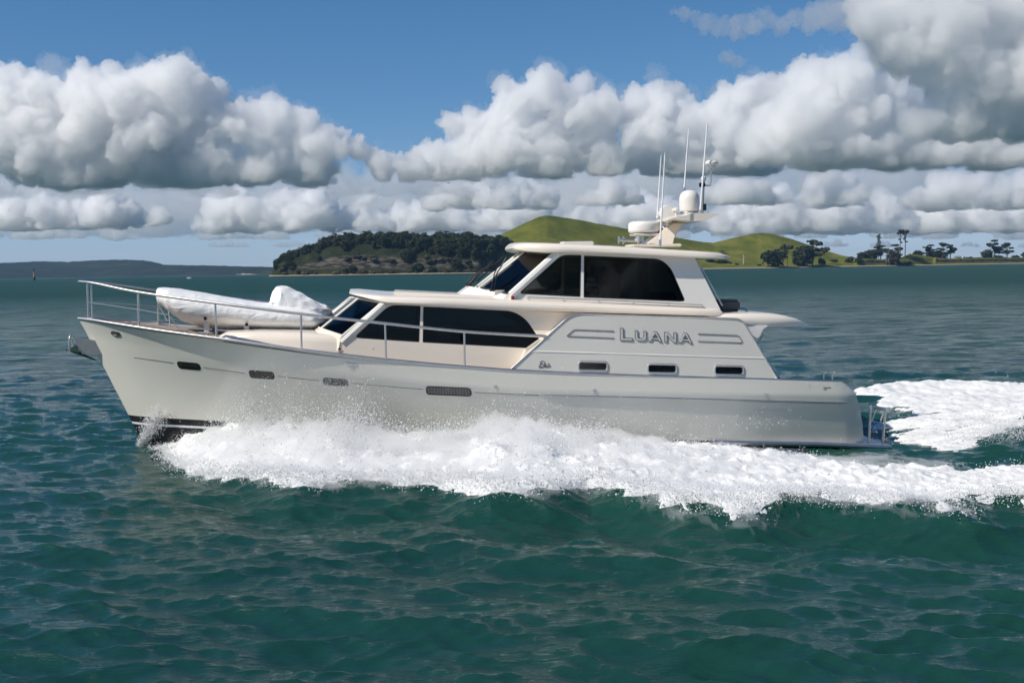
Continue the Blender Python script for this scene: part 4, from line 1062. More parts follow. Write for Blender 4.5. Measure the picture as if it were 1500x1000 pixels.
def spray(name, pts, sizes, label, seed=1):
    rng = np.random.default_rng(seed); n = len(pts)
    base = np.array([(1, 0, 0), (-1, 0, 0), (0, 1, 0), (0, -1, 0), (0, 0, 1), (0, 0, -1)], np.float32)
    fc = np.array([(0, 2, 4), (2, 1, 4), (1, 3, 4), (3, 0, 4), (2, 0, 5), (1, 2, 5), (3, 1, 5), (0, 3, 5)], np.int32)
    q = rng.normal(size=(n, 3, 3)); q, _ = np.linalg.qr(q)
    st = rng.uniform(.7, 1.5, size=(n, 1, 3))
    V = (np.einsum('nij,kj->nki', q, base) * st) * sizes[:, None, None] + pts[:, None, :]
    Fq = (fc[None] + (np.arange(n) * 6)[:, None, None]).reshape(-1, 3)
    me = fastmesh(name, V.reshape(-1, 3), Fq); o = link(name, me, M_foam); tag(o, label, 'spray', kind='stuff'); return o
def spray_points():
    rng = np.random.default_rng(21); ok = ZN > -.02
    P_ = VN[ok]; T_ = TN[ok]; out = []; sz = []
    # along the ridge: fine droplets thrown up and out, thinning with height
    n = 75000
    A = np.interp(P_[:, 0], AMPX, AMPV); wgt = (A ** 1.5) * np.exp(-((T_ - .3) / .35) ** 2) * (P_[:, 0] < XA + 20)
    clump = np.clip(fbm(P_ * np.array([.9, .9, .9]) + 50, 3) + .35, 0.02, 1.5) ** 2; wgt = wgt * clump; wgt /= wgt.sum()
    id_ = rng.choice(len(P_), n, p=wgt); q = P_[id_].copy(); a = A[id_]
    up = .05 + rng.exponential(.13, n) * (a / .5) * (1 + .8 * (q[:, 0] < XA + 5)); q[:, 2] += up; q[:, 0] += rng.normal(.05, .1, n) + up * .25; q[:, 1] += rng.normal(-.05, .12, n) - .25 * up
    out.append(q); sz.append(np.clip(rng.lognormal(math.log(.0055), .5, n), .002, .022))
    # front edge: droplets falling on the green water just outside the foam
    n = 30000
    wgt = np.exp(-((T_ - .98) / .12) ** 2) * (P_[:, 0] < XA + 18); wgt /= wgt.sum(); id_ = rng.choice(len(P_), n, p=wgt); q = P_[id_].copy()
    q[:, 1] -= rng.exponential(.14, n); q[:, 0] += rng.normal(0, .15, n); q[:, 2] += rng.exponential(.05, n)
    out.append(q); sz.append(np.clip(rng.lognormal(math.log(.007), .45, n), .003, .02))
    # sheet of spray climbing the topsides
    n = 17000
    cx = np.concatenate([rng.normal(XA + 4.6, 1.0, n // 2), rng.uniform(XA + 1, XA + 15, n - n // 2)])
    hz = rng.exponential(.30, n) + .55; hz[n // 2:] = rng.exponential(.22, n - n // 2) + .45
    hz = np.minimum(hz, 2.0)
    yy = np.interp(cx, INX, INY) - .05 - rng.exponential(.35, n)
    q = np.stack([cx + hz * .25, yy, hz], 1); cl = fbm(q * 1.1 + 8, 3); q = q[cl > -.12]
    out.append(q); sz.append(np.clip(rng.lognormal(math.log(.0042), .55, len(q)), .0018, .016))
    # plume at the stem
    n = 4200
    s = rng.uniform(0, 1, n); q0 = b2w(P(206, 652, -.02)); q1 = b2w(P(236, 606, -.5))
    q = np.outer(1 - s, np.array(q0)) + np.outer(s, np.array(q1)); q += rng.normal(0, 1, (n, 3)) * np.array([.10, .06, .10]) * (.4 + s)[:, None]; q[:, 1] -= .10
    out.append(q); sz.append(np.clip(rng.lognormal(math.log(.0065), .5, n), .002, .02))
    # mist and splashes at the transom
    n = 9000
    q = np.stack([rng.normal(12.6, 1.5, n), rng.normal(27.2, .6, n), rng.exponential(.22, n)], 1); out.append(q); sz.append(np.clip(rng.lognormal(math.log(.006), .4, n), .003, .016))
    return np.concatenate(out), np.concatenate(sz)
sp_p, sp_s = spray_points()
spray('bow_spray', sp_p, sp_s, 'fine white droplets thrown up along the yacht side')

# fine mist hanging over the breaking wave: a closed low cloud of droplets
def mist():
    m = bpy.data.materials.new('spray_mist'); m.use_nodes = True; t = m.node_tree; t.nodes.remove(t.nodes['Principled BSDF'])
    v = t.nodes.new('ShaderNodeVolumeScatter'); v.inputs['Color'].default_value = (.995, .995, .995, 1); v.inputs['Density'].default_value = 3.6; v.inputs['Anisotropy'].default_value = .3
    t.links.new(v.outputs[0], t.nodes['Material Output'].inputs['Volume'])
    nx, ny = 420, 90; xs = np.linspace(XA + .1, XA + 19, nx); ts = np.linspace(-.03, 1.30, ny)
    X, T = np.meshgrid(xs, ts, indexing='ij'); yo, yi = out_y(X), in_y(X); Y = yi + (yo - yi) * T; X, Y, T = X.ravel(), Y.ravel(), T.ravel()
    wx, wy, wz = wave_field(X, Y); base = wz + swell(X, Y); A = np.interp(X, AMPX, AMPV); p = np.stack([X * .9, Y * .9, X * 0], 1)
    big = fbm(p * 1.2 + 23, 3, .55, mode=1); fn = fbm(p * 4.5 + 41, 4, .6)
    h = A * (sstep(-.05, .10, T) * (1 - sstep(.45, 1.0, T))) * (1.12 + .75 * big) + .12 * fn * sstep(0, .15, T) * (1 - sstep(.8, 1.1, T)) + .06 * (.5 + fn) * sstep(.5, .8, T) * (1 - sstep(.92, 1.12, T + .12 * big))
    h += .07 * (.6 + fn) * sstep(.05, .25, T) * (1 - sstep(.8, 1.0, T))
    h += .10 * (.45 + fn) * sstep(.72, .9, T) * (1 - sstep(.98, 1.14, T + .14 * big))
    h *= 1 - sstep(3.5, 8, X) * (1 - sstep(.12, .3, T)); h *= sstep(XA, XA + 1.2, X) * (1 - sstep(XA + 13, XA + 19, X))
    h = np.where(h < .03, -.2, h); top = base + h; bot = np.minimum(base - .16, top - .03)
    n = nx * ny; V = np.concatenate([np.stack([X + wx, Y + wy, top], 1), np.stack([X + wx, Y + wy, bot], 1)])
    i, j = np.meshgrid(np.arange(nx - 1), np.arange(ny - 1), indexing='ij'); a = (i * ny + j).ravel(); b = ((i + 1) * ny + j).ravel(); c = b + 1; d = a + 1
    Fq = [np.stack([a, b, c, d], 1), np.stack([a + n, d + n, c + n, b + n], 1)]
    e = np.concatenate([np.arange(ny), np.arange(1, nx) * ny + ny - 1, (nx - 1) * ny + np.arange(ny - 2, -1, -1), np.arange(nx - 2, 0, -1) * ny]); e2 = np.roll(e, -1)
    Fq.append(np.stack([e, e2, e2 + n, e + n], 1)[:, ::-1])
    me = fastmesh('spray_mist', V, np.concatenate(Fq)); bm = bmesh.new(); bm.from_mesh(me); bmesh.ops.recalc_face_normals(bm, faces=bm.faces); bm.to_mesh(me); bm.free(); shade(me, 180)
    tag(link('spray_mist', me, m), 'white mist of fine spray over the breaking bow wave', 'spray', kind='stuff')
mist()
# ------------------------------------------------------------------ land
def colramp(n, l, src, stops):
    cr = n.new('ShaderNodeValToRGB'); e = cr.color_ramp.elements
    while len(e) < len(stops): e.new(.5)
    for k, (p, c) in enumerate(stops): e[k].position = p; e[k].color = (*c, 1)
    l.new(src, cr.inputs[0]); return cr
def land_material(name, grass, rock, sand_z=1.6, gscale=.03, thr=(.55, .72)):
    m, n, l, b = newmat(name); b.inputs['Roughness'].default_value = .9; b.inputs['Specular IOR Level'].default_value = .1
    geo = n.new('ShaderNodeNewGeometry'); sp = n.new('ShaderNodeSeparateXYZ'); l.new(geo.outputs['Normal'], sp.inputs[0])
    n1 = n.new('ShaderNodeTexNoise'); n1.inputs['Scale'].default_value = gscale; n1.inputs['Detail'].default_value = 9; n1.inputs['Roughness'].default_value = .65; l.new(geo.outputs['Position'], n1.inputs[0])
    g = colramp(n, l, n1.outputs[0], [(.35, grass[0]), (.52, grass[1]), (.68, grass[2])])
    mp = n.new('ShaderNodeMapping'); mp.inputs['Scale'].default_value = (.06, .06, .42); mp.inputs['Rotation'].default_value = (0, .12, 0); l.new(geo.outputs['Position'], mp.inputs[0])
    n2 = n.new('ShaderNodeTexNoise'); n2.inputs['Scale'].default_value = 1.6; n2.inputs['Detail'].default_value = 7; l.new(mp.outputs[0], n2.inputs[0])
    r = colramp(n, l, n2.outputs[0], [(.36, rock[0]), (.5, rock[1]), (.62, rock[2])])
    ad = n.new('ShaderNodeMath'); ad.operation = 'MULTIPLY_ADD'; ad.inputs[1].default_value = .35; l.new(n1.outputs[0], ad.inputs[0]); l.new(sp.outputs[2], ad.inputs[2])
    mr = n.new('ShaderNodeMapRange'); mr.inputs[1].default_value = thr[0] + .17; mr.inputs[2].default_value = thr[1] + .17; l.new(ad.outputs[0], mr.inputs[0])
    mx = n.new('ShaderNodeMix'); mx.data_type = 'RGBA'; l.new(mr.outputs[0], mx.inputs[0]); l.new(r.outputs[0], mx.inputs[6]); l.new(g.outputs[0], mx.inputs[7])
    ps = n.new('ShaderNodeSeparateXYZ'); l.new(geo.outputs['Position'], ps.inputs[0])
    mz = n.new('ShaderNodeMapRange'); mz.inputs[1].default_value = sand_z; mz.inputs[2].default_value = sand_z + .6; l.new(ps.outputs[2], mz.inputs[0])
    m0 = n.new('ShaderNodeMapRange'); m0.inputs[1].default_value = .5; m0.inputs[2].default_value = .9; l.new(ps.outputs[2], m0.inputs[0])
    wet = n.new('ShaderNodeMix'); wet.data_type = 'RGBA'; wet.inputs[6].default_value = (.05, .045, .04, 1); wet.inputs[7].default_value = (.34, .28, .20, 1); l.new(m0.outputs[0], wet.inputs[0])
    m2 = n.new('ShaderNodeMix'); m2.data_type = 'RGBA'; l.new(mz.outputs[0], m2.inputs[0]); l.new(wet.outputs[2], m2.inputs[6]); l.new(mx.outputs[2], m2.inputs[7])
    l.new(m2.outputs[2], b.inputs['Base Color'])
    bp = n.new('ShaderNodeBump'); bp.inputs['Distance'].default_value = 1.2; l.new(n1.outputs[0], bp.inputs['Height']); l.new(bp.outputs[0], b.inputs['Normal'])
    return m
ROCK = ((.018, .017, .014), (.055, .049, .040), (.14, .124, .098))
M_isle = land_material('island_ground', ((.074, .090, .010), (.125, .135, .018), (.185, .172, .030)), ROCK, thr=(.50, .66))
M_wild_shaded = land_material('headland_scrub_shaded_ground', ((.010, .016, .006), (.020, .027, .010), (.038, .042, .018)), ROCK, thr=(.50, .66), gscale=.08)  # scrub tones darkened in the colour for the face turned from the sun
def arr(f, q): return np.array([f(x) for x in q])
S_Q = [380, 401, 560, 700, 1020, 1212, 1500, 1650]; S_Y = [1420, 1395, 1370, 1350, 1640, 1740, 2080, 2250]
K1 = ([392, 400, 408, 420, 436, 455, 490, 530, 570, 600, 650, 700, 735, 760, 800, 900, 1000], [404.5, 396, 385, 378, 372, 366.5, 357.5, 353, 352.5, 355, 358.5, 359, 362, 372, 385, 392, 394])
K2 = ([560, 640, 700, 722, 745, 770, 790, 802, 820, 850, 880, 910, 940, 970, 1000, 1030, 1045, 1060, 1090, 1102, 1115, 1128, 1140, 1160, 1180, 1210, 1235, 1260, 1290, 1318, 1332, 1345, 1375, 1400, 1500, 1650],
      [400, 375, 361, 350.5, 338.5, 326.5, 317.5, 315.2, 317.5, 322, 328, 333.5, 339, 344, 349.5, 354.5, 355.5, 351.8, 345, 342.4, 341, 342, 344.5, 350, 357, 367, 374.5, 378.5, 379, 375, 367.5, 370, 377.5, 378.4, 377, 374])
def ycrest2(q): return np.interp(q, [600, 800, 1000, 1110, 1220, 1300, 1500], [1640, 1760, 1880, 1960, 1950, 1800, 2140])
def crest_z(q, y, Y):
    # height of the crest at depth Y whose skyline is at photo row y
    d = (CAM.z + (np.sin(-PITCH) + ((q - 750) / F) * RT.z + ((500 - y) / F) * UP.z) * Y / (FW.y + ((q - 750) / F) * RT.y + ((500 - y) / F) * UP.y))
    return d
def colx(q, Y): return ((FW.x + ((q - 750) / F) * RT.x + ((500 - 395) / F) * UP.x) / (FW.y + ((q - 750) / F) * RT.y + ((500 - 395) / F) * UP.y)) * Y
def island_h(q, Y):
    q = np.asarray(q, float); Y = np.asarray(Y, float)
    ys = np.interp(q, S_Q, S_Y); s = Y - ys
    X = colx(q, Y)
    nz = fbm(np.stack([X * .012, Y * .012, X * 0 + 1], 1), 5, .5); n2 = fbm(np.stack([X * .05, Y * .05, X * 0 + 4], 1), 4, .55, mode=1)
    # front headland with a cliff
    y1 = np.interp(q, *K1); c1 = ys + 150; z1 = crest_z(q, y1, c1)
    t = np.clip((s - 10 + 10 * nz) / 140, 0, 1); face = np.interp(t, [0, .05, .10, .17, .3, .6, 1], [0, .30, .56, .74, .84, .94, 1])
    h1 = 1.6 + np.maximum(z1 - 1.6, 0) * face * (1 - sstep(150, 330, s)) + n2 * 2.2 * sstep(15, 40, s) * (1 - sstep(90, 150, s))
    # grassy cone hills and the flat spit behind
    y2 = np.interp(q, *K2); c2 = ycrest2(q); z2 = crest_z(q, y2, c2)
    L = np.maximum(c2 - ys - 25, 20); u = np.clip((s - 25) / L, 0, 1.0)
    prof = np.where(z2 > 15, u ** 1.15 * (1 - .25 * np.sin(pi * u)), sstep(0, .25, u))
    back = 1 - sstep(0, 260, Y - c2) * .9
    h2 = 2.0 + np.maximum(z2 - 2.0, 0) * prof * back + nz * 2.5 * np.sin(pi * np.clip(u, 0, 1)) * np.clip(z2 / 60, 0, 1)
    beach = np.interp(s, [-30, 0, 8, 18], [-2.5, .1, 1.3, 2.0])
    h = np.minimum(np.maximum(h1, h2), 2.0 + np.maximum(s - 10, 0) * 3 + 0 * s)
    return np.where(s < 18, np.minimum(beach, h), h)
def island():
    qs = np.arange(384, 1660, 1.6); ss = np.concatenate([np.linspace(-30, 40, 24), np.linspace(46, 170, 26), np.linspace(178, 420, 34), np.linspace(440, 800, 16)])
    Q, S = np.meshgrid(qs, ss, indexing='ij'); Y = np.interp(Q, S_Q, S_Y) + S
    q, y = Q.ravel(), Y.ravel(); z = island_h(q, y); X = colx(q, y)
    z = np.where(q < 398, z * sstep(386, 402, q) - 2.5 * (1 - sstep(386, 402, q)), z)
    na, nb = Q.shape; i, j = np.meshgrid(np.arange(na - 1), np.arange(nb - 1), indexing='ij')
    Fq = np.stack([i * nb + j, (i + 1) * nb + j, (i + 1) * nb + j + 1, i * nb + j + 1], -1).reshape(-1, 4)
    me = fastmesh('island', np.stack([X, y, z], 1), Fq); shade(me, 180)
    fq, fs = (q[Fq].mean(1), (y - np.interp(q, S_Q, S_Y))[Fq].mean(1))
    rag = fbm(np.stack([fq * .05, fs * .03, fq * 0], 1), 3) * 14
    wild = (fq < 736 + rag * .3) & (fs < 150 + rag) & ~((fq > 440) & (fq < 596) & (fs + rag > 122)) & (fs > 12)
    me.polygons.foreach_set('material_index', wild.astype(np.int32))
    tag(link('island', me, [M_isle, M_wild_shaded]), 'green volcanic island with cliff and grassy cone hills', 'island', kind='structure')
island()
# far shore
FK = ([-260, -120, 0, 30, 60, 100, 150, 180, 210, 225, 240, 270, 300, 350, 400, 440, 520], [388, 387, 385.3, 384, 382.6, 383.5, 380.8, 380.2, 381.2, 383.5, 387.5, 388.5, 388.8, 390, 391.3, 393, 403])
M_far = land_material('far_hills_ground', ((.009, .015, .008), (.016, .024, .012), (.04, .045, .024)), ((.3, .27, .22), (.45, .41, .34), (.6, .56, .48)), sand_z=.2, gscale=.006, thr=(.42, .55))
def far_shore():
    qs = np.arange(-260, 520, 1.6); ss = np.concatenate([np.linspace(-40, 60, 8), np.linspace(90, 900, 30), np.linspace(950, 2000, 14)])
    Q, S = np.meshgrid(qs, ss, indexing='ij'); Y0 = 4700 + 300 * np.sin(Q / 70) - 900 * sstep(300, 420, Q); Y = Y0 + S; q, y, s = Q.ravel(), Y.ravel(), S.ravel(); X = colx(q, y)
    nz = fbm(np.stack([X * .004, y * .004, X * 0 + 7], 1), 5); n2 = fbm(np.stack([X * .022, y * .02, X * 0 + 7], 1), 4, .6)
    zc = crest_z(q, np.interp(q, *FK), Y0.ravel() + 900)
    t = np.clip(s / 900, 0, 1); z = zc * (t ** .8) * (1 + .25 * nz * np.sin(pi * t)) + n2 * 5 * sstep(0, 200, s)
    cl = sstep(342, 350, q) * (1 - sstep(398, 404, q)); z = np.maximum(z, cl * sstep(0, 14, s) * (15 + 6 * n2) * (1 - sstep(60, 200, s)))
    z = z * (1 - .6 * sstep(900, 1900, s)); z = np.where(s < 0, -2 + 0 * s, np.maximum(z, .3))
    na, nb = Q.shape; i, j = np.meshgrid(np.arange(na - 1), np.arange(nb - 1), indexing='ij')
    Fq = np.stack([i * nb + j, (i + 1) * nb + j, (i + 1) * nb + j + 1, i * nb + j + 1], -1).reshape(-1, 4)
    me = fastmesh('far_hills', np.stack([X, y, z], 1), Fq); shade(me, 180)
    tag(link('far_hills', me, M_far), 'long wooded hills on the far shore', 'hills', kind='structure')
far_shore()

# ---- trees
def leafmat(name, a, b_):
    m, n, l, b = newmat(name); b.inputs['Roughness'].default_value = .7; b.inputs['Specular IOR Level'].default_value = .15
    oi = n.new('ShaderNodeObjectInfo'); geo = n.new('ShaderNodeNewGeometry')
    n1 = n.new('ShaderNodeTexNoise'); n1.inputs['Scale'].default_value = .35; n1.inputs['Detail'].default_value = 4; l.new(geo.outputs['Position'], n1.inputs[0])
    ad = n.new('ShaderNodeMath'); ad.operation = 'MULTIPLY_ADD'; ad.inputs[1].default_value = .35; l.new(oi.outputs['Random'], ad.inputs[0]); l.new(n1.outputs[0], ad.inputs[2])
    c = colramp(n, l, ad.outputs[0], [(.38, a), (.85, b_)]); l.new(c.outputs[0], b.inputs['Base Color']); return m
M_leaf = leafmat('dark_foliage', (.012, .020, .008), (.045, .058, .022))
M_leafb = leafmat('brown_green_foliage', (.03, .034, .018), (.085, .075, .045))
M_scrub = leafmat('grey_scrub', (.07, .07, .045), (.16, .15, .11))
M_bark = mat('bark', (.10, .085, .07), .9, var=.3, scale=2)
def leaf_cloud(blobs, n, size, rng):
    """n small leaf-clump quads through a set of ellipsoids (cx,cy,cz,rx,ry,rz)"""
    V = []; vol = np.array([b[3] * b[4] * b[5] for b in blobs]) ** .75; vol /= vol.sum()
    idx = rng.choice(len(blobs), n, p=vol); d = rng.normal(size=(n, 3)); d /= np.linalg.norm(d, axis=1)[:, None]
    r = rng.uniform(.35, 1.08, n) ** .6
    bb = np.array(blobs)[idx]; c = bb[:, :3] + d * r[:, None] * bb[:, 3:]
    nn = d + rng.normal(0, .55, (n, 3)); nn /= np.linalg.norm(nn, axis=1)[:, None]
    a = np.cross(nn, rng.normal(size=(n, 3))); a /= np.linalg.norm(a, axis=1)[:, None]; b = np.cross(nn, a)
    s = size * rng.uniform(.5, 1.4, (n, 1)); V = np.stack([c - a * s - b * s * .7, c + a * s - b * s * .6, c + a * s * .8 + b * s * .8, c - a * s * .7 + b * s], 1).reshape(-1, 3)
    return V, np.arange(n * 4).reshape(-1, 4)
PROTO = {}
def tree_proto(kind, v):
    key = (kind, v)
    if key in PROTO: return PROTO[key]
    rng = np.random.default_rng(100 + 17 * v + sum(map(ord, kind))); U = rng.uniform; tr = MB(); blobs = []
    if kind == 'round':
        blobs = [(U(-.22, .22), U(-.22, .22), U(.35, .75), U(.18, .3), U(.18, .3), U(.14, .24)) for _ in range(9)] + [(0, 0, .5, .38, .38, .36), (0, 0, .25, .36, .36, .22)]
        n, s = 1100, .045; limbs = 4; th = .45
    elif kind == 'bush':
        blobs = [(U(-.3, .3), U(-.3, .3), U(.3, .7), U(.2, .35), U(.2, .35), U(.2, .3)) for _ in range(6)] + [(0, 0, .4, .5, .5, .42)]
        n, s = 420, .075; limbs = 3; th = .3
    elif kind == 'tiered':
        blobs = []
        for k in range(11):
            z = U(.36, .95); a = U(0, 6.28); d = U(.08, .36) * (1.15 - .5 * abs(z - .7) / .3)
            blobs.append((d * cos(a), d * sin(a), z, U(.12, .2), U(.12, .2), U(.035, .07)))
        blobs.append((0, 0, .96, .2, .18, .045)); n, s = 1000, .036; limbs = 9; th = .9
    elif kind == 'umbrella':
        blobs = [(U(-.22, .22), U(-.2, .2), U(.78, .95), U(.14, .2), U(.12, .2), U(.05, .08)) for _ in range(7)]; n, s = 520, .04; limbs = 6; th = .82
    elif kind == 'spire':
        blobs = []
        for k in range(16):
            z = .2 + .8 * k / 16; r = .13 * (1 - .75 * ((z - .2) / .8)) * U(.7, 1.2) + .012; a = U(0, 6.28)
            blobs.append((.35 * r * cos(a), .35 * r * sin(a), z, r, r, .022))
        n, s = 620, .018; limbs = 0; th = .99
    elif kind == 'palm':
        blobs = [(U(-.07, .07), U(-.07, .07), U(.86, .97), .06, .06, .035) for _ in range(6)] + [(.05, 0, .55, .05, .04, .02), (-.04, 0, .66, .04, .04, .02)]; n, s = 260, .022; limbs = 5; th = .9
    thick = {'round': .045, 'bush': .05, 'tiered': .028, 'umbrella': .026, 'spire': .014, 'palm': .014}[kind]
    tr.tube([(0, 0, -.06), (U(-.02, .02), 0, th * .4), (U(-.03, .03), U(-.02, .02), th)], [thick, thick * .75, thick * .3], 6)
    for k in range(limbs):
        b = blobs[k % len(blobs)]; z0 = max(.12, min(th * .9, b[2] * .62)); tr.tube([(0, 0, z0), (b[0] * .55, b[1] * .55, (z0 + b[2]) / 2 + .01), (b[0], b[1], b[2])], [thick * .5, thick * .35, thick * .15], 5, cap=False)
    V, Fq = leaf_cloud(blobs, n, s, rng)
    cm = fastmesh('crown', V, Fq); tm = mesh('trunk', tr.v, tr.f); PROTO[key] = (cm, tm); return PROTO[key]
MATCACHE = {}
def tree(name, kind, v, loc, ht, wd, label, group=None, lm=None, cat='tree'):
    cm, tm = tree_proto(kind, v); lm = lm or M_leaf
    k = (kind, v, lm.name)
    if k not in MATCACHE:
        c2 = cm.copy(); c2.materials.clear(); c2.materials.append(lm); t2 = tm.copy(); t2.materials.clear(); t2.materials.append(M_bark); MATCACHE[k] = (c2, t2)
    c2, t2 = MATCACHE[k]
    o = empty(name, loc, random.uniform(0, 6.28)); o.scale = (wd, wd, ht); tag(o, label, cat, group)
    for nm, me in (('crown', c2), ('trunk', t2)):
        p = bpy.data.objects.new(nm, me); COL.objects.link(p); p.parent = o
    return o
def ground(q, Y): return float(island_h(np.array([q]), np.array([Y]))[0])
# thicket on the headland
def thicket():
    rng = np.random.default_rng(44); placed = []
    lab = 'dark evergreen tree in the thicket covering the headland cliff'
    tries = 0
    while len(placed) < 275 and tries < 20000:
        tries += 1
        q = rng.uniform(404, 748); s = rng.uniform(14, 150); ys = float(np.interp(q, S_Q, S_Y))
        if q < 470 and s < 26: pass
        grassy = 445 < q < 592 and s > 118
        bare = (468 < q < 504 and 14 < s < 60) or (522 < q < 541 and s < 50) or (428 < q < 460 and 20 < s < 44)
        if grassy or bare or (q > 700 and s > 120) or (545 < q < 590 and s < 30 ): continue
        if any(abs(q - a) < 3.7 and abs(s - b) < 11 for a, b in placed): continue
        placed.append((q, s)); Y = ys + s; ht = rng.uniform(9, 16) * (1.2 if 640 < q < 740 else 1) * (.7 if q < 470 else 1); wd = ht * rng.uniform(.85, 1.2)
        z = ground(q, Y)
        tree('coastal_tree', 'round' if rng.random() < .8 else 'tiered', int(rng.integers(0, 5)), (float(colx(q, Y)), Y, z - .6), ht, wd, lab, 'dark trees covering the headland', M_leaf if rng.random() < .88 else M_leafb)
    # scrub along the foot
    for k in range(60):
        q = rng.uniform(408, 738); Y = float(np.interp(q, S_Q, S_Y)) + rng.uniform(13, 22); ht = rng.uniform(3, 6)
        tree('shrub', 'bush', int(rng.integers(0, 3)), (float(colx(q, Y)), Y, ground(q, Y) - .4), ht, ht * rng.uniform(1.2, 2), 'low grey green scrub bush at the foot of the headland', 'scrub along the headland beach', M_scrub if rng.random() < .5 else M_leafb, 'shrub')
thicket()
def place(q, yb, yt, w_, kind, v, name, label, group=None, lm=None, cat='tree'):
    """stand a tree at photo column q on the shore flat; yb base row, yt top row, w_ width in photo px"""
    ys = float(np.interp(q, S_Q, S_Y)); best = None
    for s in np.linspace(20, 190, 35):
        z = ground(q, ys + s); c = Vector((float(colx(q, ys + s)), ys + s, z)) - CAM; row = 500 - F * c.dot(UP) / c.dot(FW)
        if best is None or abs(row - yb) < best[0]: best = (abs(row - yb), s, z)
    Y = ys + best[1]; k = Y / F; z = best[2]; row_h = (yb - yt) * k
    c = Vector((float(colx(q, Y)), Y, z)) - CAM; row = 500 - F * c.dot(UP) / c.dot(FW)
    ht = max((row - yt) * k, 2.0); wd = w_ * k / .85
    tree(name, kind, v, (float(colx(q, Y)), Y, z - .2), ht, wd, label, group, lm, cat)
place(1133, 392, 362.5, 36, 'round', 0, 'round_tree', 'broad round dark tree on the shore below the right green hill')
place(1153, 389, 357, 22, 'umbrella', 1, 'slender_tree', 'slim bare trunk tree with a flat cap between two dark shore trees', lm=M_leafb)
place(1176, 391, 357, 36, 'round', 2, 'layered_tree', 'large dark shore tree with a broad layered crown under the hill')
place(1190, 390, 352, 34, 'tiered', 1, 'layered_tree', 'tall layered pine rising from the right side of the large shore tree')
place(1207, 386, 362.5, 22, 'umbrella', 2, 'leaning_tree', 'flat topped tree leaning right beyond the large shore pines', lm=M_leafb)
place(1204, 388, 376, 9, 'bush', 0, 'shrub', 'upright dark bush under the flat topped leaning tree', cat='shrub')
place(1222, 384, 379, 9, 'bush', 1, 'shrub', 'lowest dark bush alone on the flat right of the hill', cat='shrub')
for q, v in ((1244, 0), (1258, 2), (1276, 1)): place(q, 384.5, 374.5, 10, 'bush', v, 'shrub', 'small round dark bush on the green flat before the tall spire', 'round bushes on the green flat', cat='shrub')
place(1263, 381, 368, 18, 'round', 1, 'round_tree', 'low dark tree at the left of the spire grove')
place(1275, 382, 362.5, 24, 'round', 3, 'round_tree', 'middle dark tree in the grove under the spire')
place(1290, 382, 359.5, 28, 'tiered', 0, 'layered_tree', 'dark layered tree at the foot of the tall spire')
place(1287, 382, 342, 36, 'spire', 0, 'spire_pine', 'tall thin spire pine rising above its dark grove', lm=M_leafb)
place(1311, 389, 358, 28, 'tiered', 3, 'layered_tree', 'brownish layered tree in front of two tall bare palms', lm=M_leafb)
place(1308, 389, 369, 22, 'round', 2, 'shrub', 'dense low dark bush under the brownish layered tree', lm=M_leafb, cat='shrub')
place(1319, 372, 336.5, 40, 'palm', 0, 'tall_palm', 'left one of two tall bare trunked palms on the mound', lm=M_leafb)
place(1325.5, 372, 337, 44, 'palm', 1, 'tall_palm', 'right one of two tall bare trunked palms on the mound', lm=M_leafb)
place(1300, 388, 376, 10, 'bush', 1, 'shrub', 'grey bush at the left foot of the brownish tree', lm=M_scrub, cat='shrub')
place(1326, 389, 381, 22, 'bush', 2, 'shrub', 'wide grey scrub on the bank below the two palms', lm=M_scrub, cat='shrub')
place(1345, 379, 365, 17, 'round', 4, 'round_tree', 'round dark tree right of the grassy mound')
place(1363, 379, 358.5, 22, 'tiered', 2, 'layered_tree', 'left one of three layered pines beyond the mound')
place(1380, 379, 356, 24, 'tiered', 4, 'layered_tree', 'tallest of three layered pines beyond the mound')
place(1392, 379, 358.5, 20, 'tiered', 0, 'layered_tree', 'right one of three layered pines beyond the mound')
place(1374, 380, 366, 34, 'round', 3, 'round_tree', 'low dark understory tree below the three layered pines')
place(1382, 383, 374, 12, 'bush', 0, 'shrub', 'dark bush in front of the three layered pines', cat='shrub')
place(1418, 384, 374.5, 12, 'bush', 1, 'shrub', 'left bush of a pair beside the small hut', cat='shrub')
place(1431, 383, 375, 12, 'bush', 2, 'shrub', 'right bush of a pair beside the small hut', cat='shrub')
place(1445, 381, 364, 18, 'round', 0, 'round_tree', 'dark round tree left of the last tall pine')
place(1456, 381, 351.5, 22, 'tiered', 3, 'layered_tree', 'tall layered pine near the end of the spit')
place(1475, 381, 356, 24, 'tiered', 1, 'layered_tree', 'wide layered pine at the right end of the spit')
place(1463, 383, 372.5, 20, 'bush', 0, 'shrub', 'wide dark bush between the last two pines', cat='shrub')
place(1487, 382, 372.5, 10, 'bush', 1, 'shrub', 'small dark bush at the far right of the spit', cat='shrub')
place(1505, 382, 366, 16, 'round', 2, 'round_tree', 'dark tree cut by the right edge of the view')
place(1058, 372, 367, 16, 'umbrella', 3, 'flat_tree', 'flat dark tree seen just over the pilothouse roof edge')
place(1056, 385, 379, 20, 'bush', 2, 'shrub', 'wide low bush on the slope just right of the pilothouse', cat='shrub')
place(1041, 384, 378, 12, 'bush', 0, 'shrub', 'low bush close behind the pilothouse rear edge', cat='shrub')
for q, yb in ((1112, 389), (1069, 386), (1079, 388)): place(q, yb, yb - 3, 5, 'bush', 1, 'shrub', 'tiny bush on the grass left of the round shore tree', 'tiny bushes on the shore grass', cat='shrub')
